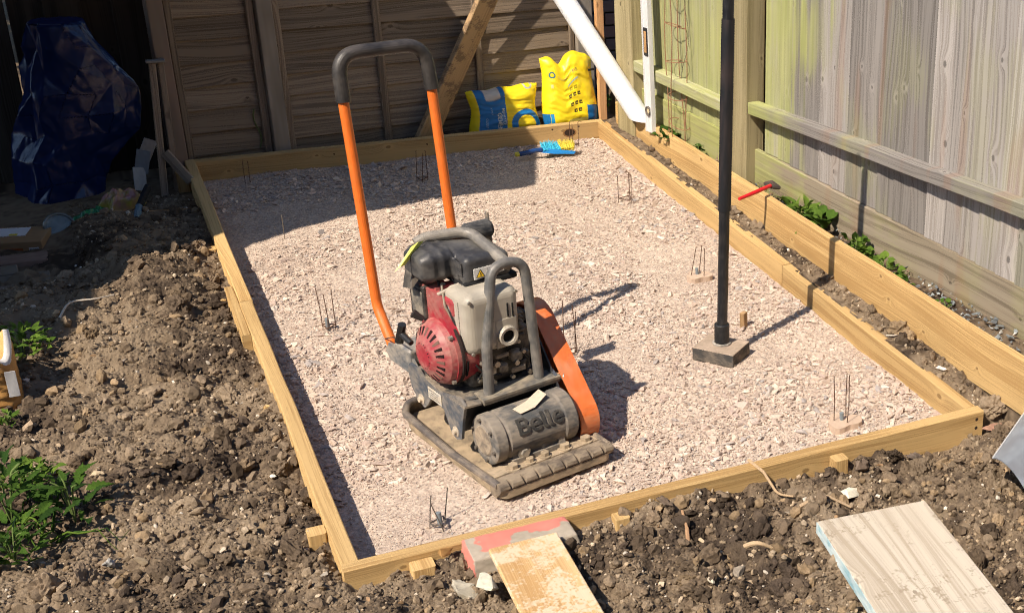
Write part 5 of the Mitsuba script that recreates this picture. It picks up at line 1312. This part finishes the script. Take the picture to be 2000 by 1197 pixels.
# ---- roots and sticks
def stick(label, pts, r, col, name='stick', cat_='stick'):
    k = thing(name, label, cat_)
    part(k, None, tube(fillet(np.array(pts), 0.05, 5), np.linspace(r, r * 0.6, len(fillet(np.array(pts), 0.05, 5))), 7), 'vc_matte', color=mottled(col, 0.3, 50, 3))
stick('thin white root curling out of the shade on the soil at left', [(-0.62, 2.03, 0.0), (-0.585, 2.09, 0.035), (-0.50, 2.09, 0.03), (-0.44, 2.13, 0.02)], 0.0042, (0.50, 0.45, 0.38), 'root', 'root')
stick('dry root hanging over the front board near its middle', [(1.17, 0.0, 0.008), (1.19, -0.07, -0.005), (1.20, -0.15, -0.045), (1.235, -0.19, -0.04)], 0.0055, (0.42, 0.30, 0.18), 'root', 'root')
stick('dry twig lying on soil beside the white stone', [(1.235, -0.235, gz(1.235, -.235) + 0.012), (1.30, -0.262, gz(1.3, -.262) + 0.018), (1.37, -0.315, gz(1.37, -.315) + 0.014)], 0.0065, (0.38, 0.28, 0.18), 'twig', 'twig')
stick('reddish splinter of bark standing in front of the front board', [(0.84, -0.30, gz(.84, -.3) - 0.01), (0.862, -0.235, gz(.862, -.235) + 0.02), (0.87, -0.18, gz(.87, -.18) + 0.035)], 0.007, (0.34, 0.205, 0.115), 'bark_splinter', 'splinter')
stick('pale splinter lying just right of the bark splinter', [(0.885, -0.275, gz(.885, -.275) + 0.012), (0.90, -0.36, gz(.9, -.36) + 0.014)], 0.0055, (0.48, 0.38, 0.25), 'wood_splinter', 'splinter')
stick('curled pale shaving on the soil left of the cream stone', [(0.965, -0.375, gz(.965, -.375) + 0.02), (0.995, -0.43, gz(.995, -.43) + 0.028), (1.04, -0.44, gz(1.04, -.44) + 0.014)], 0.008, (0.46, 0.335, 0.205), 'wood_shaving', 'shaving')
stick('thin twig on the left soil beside the left board', [(-0.105, 0.655, gz(-.105, .655) + 0.012), (-0.062, 0.70, gz(-.062, .7) + 0.016)], 0.0045, (0.36, 0.28, 0.19), 'twig', 'twig')

# ================================================================== PLANTS
def leaf_mesh(L, W, fold=0.3, curl=0.5, serr=0.0, n=9):
    t = np.linspace(0, 1, n)
    w = W / 2 * np.sin(np.pi * t ** 0.75) ** 0.9
    w = w * (1 + serr * np.where(np.arange(n) % 2 == 0, 1, -1))
    V = []
    for i in range(n):
        x, z = L * (t[i] - 0.12 * curl * t[i] ** 2), L * (0.25 * t[i] - curl * 0.55 * t[i] ** 2)
        for s_ in (-1, -0.5, 0, 0.5, 1):
            V.append((x - (0.06 * L * abs(s_) if serr else 0), w[i] * s_, z + abs(s_) * w[i] * fold + 0.05 * W * math.sin(9 * t[i] + 4 * s_)))
    F = []
    for i in range(n - 1):
        for j in range(4):
            a = i * 5 + j
            F += [[a, a + 5, a + 6], [a, a + 6, a + 1]]
    return np.array(V), np.array(F)
def place_leaf(L, W, pos, yaw, pitch, roll=0.0, **k):
    v, f = leaf_mesh(L, W, **k)
    M = trimesh.transformations.euler_matrix(roll, -pitch, yaw)
    return v @ M[:3, :3].T + np.asarray(pos), f
GREEN_D, GREEN_M, GREEN_L = np.array([0.026, 0.060, 0.018]), np.array([0.070, 0.135, 0.024]), np.array([0.15, 0.235, 0.040])
def leaf_col(t, seed=0):
    c = GREEN_D + (GREEN_M - GREEN_D) * min(t * 2, 1) if t < 0.5 else GREEN_M + (GREEN_L - GREEN_M) * (t * 2 - 1)
    return lambda v: np.clip(c * (0.8 + 0.4 * meshkit.fbm(v * 90, 2, seed)[:, None]), 0, 1)
def clump(name, label, cat_, pos, spread, n, L, W, seed, tone=(0.3, 0.9), height=0.05, serr=0.0, leaf_parts=True, stems=4, pitch=(0.1, 0.9)):
    k = thing(name, label, cat_)
    g = np.random.default_rng(seed)
    pos = np.asarray(pos, float)
    sx_, sy_ = spread
    ms, cs, at = [], [], 0
    for i in range(n):
        a = g.uniform(0, 2 * np.pi)
        q = np.sqrt(g.uniform(0, 1))
        p = pos + [sx_ * q * math.cos(a), sy_ * q * math.sin(a), height * g.uniform(0.15, 1.0) * (1.1 - 0.5 * q)]
        l = L * g.uniform(0.6, 1.15)
        v, f = place_leaf(l, W * l / L * g.uniform(0.8, 1.2), p, a + g.normal(0, 0.8), g.uniform(*pitch), g.normal(0, 0.4), fold=g.uniform(0.1, 0.5), curl=g.uniform(0.2, 0.9), serr=serr, n=13 if serr else 7)
        t = g.uniform(*tone)
        if leaf_parts:
            part(k, 'leaf', trimesh.Trimesh(v, f, process=False), 'vc_leaf', smooth=True, color=leaf_col(t, i))
        else:
            ms.append(trimesh.Trimesh(v, f, process=False)); cs.append(leaf_col(t, i)(v))
    if not leaf_parts:
        kk = ukey(f'{k}__foliage')
        scene[kk] = mikit.ply(cat(*ms), 'vc_leaf', smooth=True, color=np.concatenate(cs))
        labels[kk] = {'kind': 'stuff'}
    for i in range(stems):
        a = g.uniform(0, 2 * np.pi)
        e = pos + [sx_ * 0.6 * math.cos(a), sy_ * 0.6 * math.sin(a), height * 0.8]
        part(k, 'stem', tube(fillet(np.array([pos + [0, 0, -0.02], (pos + e) / 2 + [0, 0, height * 0.3], e]), 0.03, 5), 0.0022, 6), 'vc_matte', color=(0.12, 0.17, 0.05))
    return k
BZ = 0.085
clump('leafy_weed', 'bushy grey-green weed behind the raised plank, nearest the fence post', 'weed', (2.215, 1.66, BZ), (0.060, 0.12), 46, 0.070, 0.030, 101, (0.45, 0.95), 0.085, serr=0.12)
clump('broad_leaf_weed', 'broad dark green leaves beside the grey-green weed against the fence', 'weed', (2.245, 1.535, BZ), (0.045, 0.07), 18, 0.075, 0.058, 102, (0.3, 0.7), 0.085)
clump('bright_weed', 'bright green weed in the middle of the row behind the raised plank', 'weed', (2.240, 1.20, BZ), (0.052, 0.105), 52, 0.048, 0.036, 103, (0.5, 1.0), 0.085)
clump('low_weed', 'lime green low weed nearer the camera than the bright green one', 'weed', (2.252, 0.985, BZ), (0.05, 0.095), 48, 0.042, 0.032, 104, (0.6, 1.0), 0.065)
clump('trailing_weed', 'last long-leaved weed of the row, just before the slate chippings', 'weed', (2.262, 0.86, BZ), (0.03, 0.05), 12, 0.055, 0.024, 105, (0.4, 0.8), 0.035)
clump('tiny_weed', 'tiny sprig of leaves among the slate chippings', 'weed', (2.30, 0.60, BZ), (0.03, 0.04), 10, 0.022, 0.015, 106, (0.4, 0.9), 0.02)
clump('ivy_sprig', 'small ivy sprig at the foot of the spirit level', 'ivy', (2.115, 3.02, BZ), (0.045, 0.09), 24, 0.042, 0.036, 107, (0.15, 0.6), 0.07)
clump('dark_ivy', 'dark ivy at the foot of the green fence behind the wire support', 'ivy', (2.175, 2.72, BZ), (0.025, 0.06), 14, 0.030, 0.026, 108, (0.05, 0.35), 0.07)
clump('corner_weed', 'dark leaves in the gap between orange stud and raised plank', 'weed', (2.105, 3.86, 0.03), (0.018, 0.03), 16, 0.028, 0.02, 109, (0.05, 0.3), 0.10)
clump('grassy_weed', 'bright green weed beside the paper sack at the left edge', 'weed', (-0.735, 1.79, gz(-0.735, 1.79)), (0.085, 0.12), 95, 0.046, 0.017, 110, (0.45, 1.0), 0.09, leaf_parts=True)
clump('sack_foot_weed', 'small green weed at the foot of the paper sack', 'weed', (-0.79, 1.285, gz(-0.79, 1.285)), (0.03, 0.04), 22, 0.03, 0.012, 111, (0.4, 0.9), 0.04)
clump('feathery_weed', 'sunlit small-leaved weed at the top of the nettle patch', 'weed', (-0.745, 0.845, gz(-0.745, 0.845)), (0.085, 0.055), 90, 0.034, 0.015, 112, (0.4, 1.0), 0.07)
clump('nettle', 'drooping nettle with toothed leaves at the right of the patch', 'nettle', (-0.640, 0.595, gz(-0.64, 0.595) + 0.03), (0.065, 0.075), 30, 0.072, 0.025, 113, (0.0, 0.55), 0.15, serr=0.26, stems=6, pitch=(-0.3, 0.5))
clump('nettle', 'dark nettle at the left edge of the picture', 'nettle', (-0.79, 0.66, gz(-0.79, 0.66) + 0.04), (0.085, 0.10), 40, 0.074, 0.024, 114, (0.0, 0.55), 0.19, serr=0.26, stems=6, pitch=(-0.2, 0.6))
clump('low_nettle', 'low leafy nettle in the bottom left corner of the patch', 'nettle', (-0.785, 0.43, gz(-0.785, 0.43) + 0.02), (0.075, 0.10), 80, 0.050, 0.017, 115, (0.1, 0.75), 0.11, serr=0.2, stems=5)
k = thing('grass_tuft', 'long arching grass blades over the nettle patch', 'grass')
g = np.random.default_rng(116)
for i in range(16):
    b = np.array([-0.77 + g.uniform(-.06, .09), 0.60 + g.uniform(-.10, .10), gz(-0.76, 0.6)])
    yw, ln = g.uniform(-1.2, 1.4), g.uniform(0.10, 0.2)
    pts = [b + np.array([math.cos(yw) * ln * t, math.sin(yw) * ln * t, 0.16 * t - 0.16 * t * t * g.uniform(0.7, 1.2) + 0.02]) for t in np.linspace(0, 1, 8)]
    part(k, 'blade', tube(pts, np.linspace(0.0045, 0.001, 8), 4), 'vc_leaf', smooth=True, color=leaf_col(g.uniform(0.2, 0.9), i))

# ---- slate chippings between plank and fence
g = np.random.default_rng(121)
n = 1500
yy = g.uniform(-0.9, 3.3, n)
keep = (yy < 0.95) | (g.uniform(0, 1, n) < 0.25)
yy = yy[keep]; n = len(yy)
fx = FENCE_P0[0] + (FENCE_P0[1] - yy) * math.tan(FENCE_A) - 0.02
xx = op_x(yy) + 0.045 + g.uniform(0, 1, n) * (fx - op_x(yy) - 0.05)
r = np.minimum(0.006 + g.pareto(2.2, n) * 0.005, 0.022)
P = np.stack([xx, yy, 0.083 + r * 0.3 + g.uniform(0, 0.012, n)], 1)
colr = np.array([(0.20, 0.225, 0.235), (0.27, 0.29, 0.29), (0.15, 0.165, 0.175), (0.34, 0.33, 0.31), (0.62, 0.60, 0.55), (0.22, 0.155, 0.11)])[g.choice(6, n, p=[.3, .25, .2, .1, .04, .11])]
mm, cc = scatter(chip_shapes(14, 0.35, 9, 12), P, r[:, None] * np.ones(3), tilted(n, 0.35, g), colr, 0.06, 122)
k = struct('slate_chippings', 'stuff')
scene[k] = mikit.ply(mm, 'vc_soil', smooth=False, color=cc)
g = np.random.default_rng(123)
n = 160
yy = g.uniform(1.75, 2.55, n)
P = np.stack([op_x(yy) + 0.05 + g.uniform(0, 0.07, n), yy, 0.09 + g.uniform(0, 0.02, n)], 1)
mm, cc = scatter(chip_shapes(10, 0.2, 8, 13), P, np.minimum(0.008 + g.pareto(2.5, n) * 0.008, 0.03)[:, None] * np.array([1.2, 0.7, 0.6]), tilted(n, 0.5, g), np.array([(0.10, 0.065, 0.045), (0.20, 0.13, 0.08), (0.30, 0.19, 0.11), (0.05, 0.035, 0.03)])[g.integers(0, 4, n)], 0.1, 124)
k = struct('leaf_litter', 'stuff')
scene[k] = mikit.ply(mm, 'vc_soil', smooth=False, color=cc)

# ================================================================== LEFT: SACK, TARPAULIN AND RUBBISH IN THE SHADE
sk1 = thing('paper_sack', 'half-empty brown paper sack with white torn rim at the left edge', 'sack')
nu, nv = 40, 22
V = []
for j in range(nv):
    t = j / (nv - 1)
    for i in range(nu):
        a = 2 * np.pi * i / nu
        rx, ry = 0.082 * (1 - 0.06 * t), 0.125 * (1 - 0.05 * t)
        ex = 0.55
        cx_ = math.copysign(abs(math.cos(a)) ** ex, math.cos(a)); cy_ = math.copysign(abs(math.sin(a)) ** ex, math.sin(a))
        w = 1 + 0.05 * (meshkit.fbm(np.array([[math.cos(a) * 2, math.sin(a) * 2, t * 5.0]]), 3, 5)[0] - 0.5) * 2 + 0.02 * math.sin(t * 40 + 3 * a)
        V.append((rx * cx_ * w, ry * cy_ * w, 0.19 * t + (0.022 * math.sin(3 * a + 1) * t * t)))
V = np.array(V)
I, J = np.meshgrid(np.arange(nu), np.arange(nv - 1), indexing='ij')
I, J = I.ravel(), J.ravel()
F = np.vstack([np.stack([J * nu + I, J * nu + (I + 1) % nu, (J + 1) * nu + (I + 1) % nu], 1), np.stack([J * nu + I, (J + 1) * nu + (I + 1) % nu, (J + 1) * nu + I], 1)])
off = np.array([-0.828, 1.52, gz(-0.84, 1.5) - 0.005])
part(sk1, 'body', trimesh.Trimesh(V + off, F, process=False), 'vc_satin', smooth=True, color=mottled((0.44, 0.235, 0.075), 0.35, 14, 14, (0.34, 0.17, 0.05)))
topr = V[-nu:]
rv = np.vstack([topr * [1.01, 1.01, 1], topr * [1.01, 1.01, 1] - [0, 0, 0.026], topr * [0.80, 0.86, 1] + [0, 0, 0.006], topr * [0.66, 0.80, 1] + [0, 0, 0.002]])
i_ = np.arange(nu)
def band(a, b):
    return np.vstack([np.stack([a * nu + i_, a * nu + (i_ + 1) % nu, b * nu + (i_ + 1) % nu], 1), np.stack([a * nu + i_, b * nu + (i_ + 1) % nu, b * nu + i_], 1)])
part(sk1, 'torn_rim', trimesh.Trimesh(rv + off, np.vstack([band(1, 0), band(0, 2)]), process=False), 'vc_matte', smooth=60, color=mottled((0.70, 0.68, 0.64), 0.3, 30, 15))
cap_v = np.vstack([topr * [0.82, 0.87, 1] + [0, 0, 0.003], [[0, 0, 0.185]]])
part(sk1, 'folded_top', trimesh.Trimesh(cap_v + off, np.stack([i_, (i_ + 1) % nu, np.full(nu, nu)], 1), process=False), 'vc_matte', smooth=60, color=mottled((0.60, 0.34, 0.13), 0.3, 24, 16, (0.50, 0.27, 0.10)))
part(sk1, 'print_patch', rbox(off + [0.066, -0.128, 0.10], (0.03, 0.003, 0.09), 0.001), 'vc_matte', color=mottled((0.30, 0.30, 0.31), 0.6, 50, 17, (0.6, 0.6, 0.6)))

tarp = thing('blue_tarpaulin', 'dark blue tarpaulin draped over a tall stack in the shaded far left corner', 'tarpaulin')
g = np.random.default_rng(151)
nu, nv = 17, 9
V = []
for j in range(nv):
    t = j / (nv - 1)
    xl = np.interp(t, [0, 0.25, 0.6, 0.9, 1.0], [-0.72, -0.70, -0.635, -0.575, -0.555])
    xr = np.interp(t, [0, 0.22, 0.40, 0.62, 0.85, 1.0], [-0.39, -0.38, -0.215, -0.195, -0.285, -0.345])
    for i in range(nu):
        a = 2 * np.pi * (i + 0.35 * (j % 2)) / nu
        w = 1 + g.normal(0, 0.085) * (1 if j < nv - 1 else 0.3) + 0.09 * math.cos(4 * a + 0.9) * (1 - t)
        V.append(((xl + xr) / 2 + (xr - xl) / 2 * np.sign(math.cos(a)) * abs(math.cos(a)) ** 0.8 * w, 3.78 + 0.15 * (1 - 0.45 * t) * np.sign(math.sin(a)) * abs(math.sin(a)) ** 0.8 * w, -0.115 + 0.80 * t + (g.normal(0, 0.012) if 0 < j < nv - 1 else 0)))
V = np.array(V + [np.mean(V[-nu:], axis=0) + [0.02, 0.0, 0.012]])
F = []
for j in range(nv - 1):
    for i in range(nu):
        a_, b_, c_, d_ = j * nu + i, j * nu + (i + 1) % nu, (j + 1) * nu + (i + 1) % nu, (j + 1) * nu + i
        F += [[a_, b_, c_], [a_, c_, d_]] if (i + j) % 2 else [[a_, b_, d_], [b_, c_, d_]]
F += [[(nv - 1) * nu + i, (nv - 1) * nu + (i + 1) % nu, nv * nu] for i in range(nu)]
TV, TF = trimesh.remesh.subdivide_to_size(V, np.array(F), 0.016, max_iter=8)
tm = trimesh.Trimesh(TV, TF, process=True)
tm = trimesh.smoothing.filter_laplacian(tm, lamb=0.35, iterations=2)
cr = np.abs(meshkit.fbm(tm.vertices * [14, 14, 8], 2, 8) - 0.5) * 0.018 + np.abs(meshkit.noise(tm.vertices * [40, 40, 22] + 5, 9) - 0.5) * 0.008
tm.vertices = tm.vertices + tm.vertex_normals * cr[:, None]
part(tarp, None, tm, 'vc_plastic', smooth=40, color=mottled((0.003, 0.014, 0.078), 0.15, 12, 18))

tst = thing('timber_offcut', 'thin upright timber offcut leaning beside the tarpaulin', 'timber')
plank(tst, None, (-0.160, 3.575, -0.13), (-0.112, 3.70, 0.50), 0.030, 0.024, 'wood_panel', wdir=(1, 0, 0), seg=6)
tst = thing('timber_offcut', 'second timber offcut right behind the first, close to the concrete post', 'timber')
plank(tst, None, (-0.100, 3.64, -0.13), (-0.075, 3.72, 0.52), 0.026, 0.022, 'wood_panel', wdir=(1, 0, 0), seg=6)
bbk = thing('grey_bracket', 'small pale grey bracket resting on top of the timber offcuts', 'bracket')
part(bbk, None, cat(rbox((-0.098, 3.69, 0.512), (0.080, 0.03, 0.012), 0.003)), 'vc_satin', color=(0.20, 0.20, 0.195))
slp = thing('leaning_slat', 'dark short slat leaning from the offcuts to the left end of the form', 'timber')
plank(slp, None, (-0.125, 3.60, 0.10), (-0.045, 3.50, -0.02), 0.045, 0.014, 'wood_panel', wdir=(0, 0.3, 1), seg=4)

box_ = thing('cardboard_box', 'flat brown cardboard box with white sheet on its lid in the shade at left', 'box')
BXM = trimesh.transformations.rotation_matrix(-0.25, (0, 0, 1)); BXM[:3, 3] = (-0.745, 3.10, -0.075)
def bx_part(name, m, mat, col, label=None):
    m = as_tm(m).copy(); m.apply_transform(BXM)
    return part(box_, name, m, mat, color=col, label=label)
bx_part('carton', refine(rbox((0, 0, 0), (0.23, 0.19, 0.075), 0.003), 0.03), 'vc_matte', mottled((0.30, 0.19, 0.10), 0.2, 20, 19))
bx_part('orange_side', rbox((-0.03, -0.0955, -0.012), (0.15, 0.002, 0.045), 0.0008), 'vc_satin', (0.32, 0.085, 0.02))
bx_part('barcode_label', rbox((0.085, -0.0965, -0.005), (0.036, 0.002, 0.034), 0.0008), 'vc_satin', (0.62, 0.62, 0.62))
for i in range(7):
    bx_part('bar', rbox((0.073 + i * 0.004, -0.0982, -0.004), (0.0012 + 0.0012 * (i % 3 == 0), 0.001, 0.024), 0.0003), 'vc_matte', (0.02, 0.02, 0.02))
bx_part('paper_sheet', rbox((-0.03, 0.03, 0.0385), (0.14, 0.10, 0.0016), 0.0006), 'vc_matte', (0.66, 0.67, 0.69))
bx_part('yellow_sticker', rbox((-0.005, -0.008, 0.0402), (0.03, 0.02, 0.0012), 0.0004), 'vc_matte', (0.62, 0.50, 0.05))
lid = thing('bucket_lid', 'round dark plastic lid standing on edge beside the cardboard box', 'lid')
LM = trimesh.transformations.euler_matrix(math.radians(62), 0, 0.35); LM[:3, 3] = (-0.585, 3.15, -0.042)
m = lathe([(0, 0.0), (0.050, 0.0), (0.052, 0.006), (0.060, 0.007), (0.062, -0.004), (0.058, -0.004), (0.056, 0.001), (0, -0.003)], 36); m.apply_transform(LM)
part(lid, 'disc', m, 'vc_plastic', color=mottled((0.05, 0.075, 0.085), 0.5, 25, 20, (0.16, 0.2, 0.21)))
def sheet_bag(label, name, c, sx_, sy_, h, seed, col, yaw=0.0, tint=None):
    k = thing(name, label, 'plastic bag')
    n = 40
    U, W_ = np.meshgrid(np.linspace(-1, 1, n), np.linspace(-1, 1, n), indexing='ij')
    p = np.stack([U * 2 + seed, W_ * 2, U * 0], -1)
    z = h * np.clip(1 - U ** 4, 0, 1) ** 0.5 * np.clip(1 - W_ ** 4, 0, 1) ** 0.5 * (0.45 + 1.1 * meshkit.fbm(p, 3, seed)) + 0.18 * h * (meshkit.noise(p * 5, seed + 1) - 0.5)
    x, y = U * sx_ * (1 + 0.15 * np.sin(W_ * 5 + seed)), W_ * sy_ * (1 + 0.15 * np.sin(U * 4))
    ca, sa_ = math.cos(yaw), math.sin(yaw)
    V = np.stack([c[0] + x * ca - y * sa_, c[1] + x * sa_ + y * ca, c[2] + z], -1).reshape(-1, 3)
    I, J = np.meshgrid(np.arange(n - 1), np.arange(n - 1), indexing='ij')
    q = (I * n + J).ravel()
    f = np.vstack([np.stack([q, q + n, q + n + 1], 1), np.stack([q, q + n + 1, q + 1], 1)])
    part(k, 'film', trimesh.Trimesh(V, f, process=False), 'vc_plastic', smooth=True, color=mottled(col, 0.3, 24, seed, tint))
    return k
gk = sheet_bag('crumpled green plastic bag with white print in the shade', 'green_bag', (-0.455, 3.26, -0.09), 0.075, 0.055, 0.06, 131, (0.02, 0.20, 0.075), 0.35)
m = meshkit.text_mesh('SIS', 0.022, 0.002, bold=True); m.apply_transform(trimesh.transformations.euler_matrix(0.75, 0, 0.4)); m.apply_translation((-0.455, 3.215, -0.052))
part(gk, 'lettering', m, 'vc_satin', smooth=False, color=(0.55, 0.57, 0.55))
sheet_bag('crumpled yellow plastic bag beside the green one in the shade', 'yellow_bag', (-0.345, 3.43, -0.085), 0.085, 0.055, 0.07, 132, (0.36, 0.31, 0.05), 0.6, (0.34, 0.16, 0.15))
sheet_bag('small orange plastic strip at the foot of the green bag', 'orange_bag', (-0.425, 3.185, -0.10), 0.055, 0.02, 0.03, 133, (0.36, 0.11, 0.03), 0.6)
pp = thing('torn_packet', 'torn white and silver packets standing against the timber offcuts', 'packet')
for i, (c_, r_, cc_) in enumerate((((-0.245, 3.62, -0.02), (1.2, 0.3, 0.5), (0.30, 0.32, 0.33)), ((-0.222, 3.66, 0.05), (1.4, 0.2, -0.4), (0.22, 0.25, 0.27)), ((-0.195, 3.70, 0.09), (1.5, 0.5, 0.2), (0.33, 0.33, 0.33)))):
    m = rbox((0, 0, 0), (0.06, 0.11, 0.004), 0.0015); m.apply_transform(trimesh.transformations.euler_matrix(*r_)); m.apply_translation(c_)
    part(pp, 'packet', refine(m, 0.02), 'vc_satin', color=mottled(cc_, 0.4, 40, i))
trw = thing('hand_shovel', 'black-handled shovel lying on the dark soil left of the form', 'shovel')
part(trw, 'handle', tube([(-0.315, 3.02, -0.052), (-0.285, 3.20, -0.020), (-0.225, 3.43, 0.0)], [0.013, 0.014, 0.016], 12), 'vc_plastic', color=(0.014, 0.018, 0.022))
part(trw, 'grip_label', tube([(-0.300, 3.11, -0.036), (-0.280, 3.22, -0.017)], [0.0148, 0.0150], 12), 'vc_plastic', color=(0.12, 0.19, 0.24))
part(trw, 'blade', hull([(-0.30, 3.00, -0.052), (-0.35, 3.0, -0.055), (-0.46, 2.84, -0.055), (-0.28, 2.90, -0.057), (-0.44, 2.80, -0.06), (-0.36, 2.78, -0.06), (-0.38, 2.9, -0.045)]), 'vc_matte', color=(0.018, 0.015, 0.013))
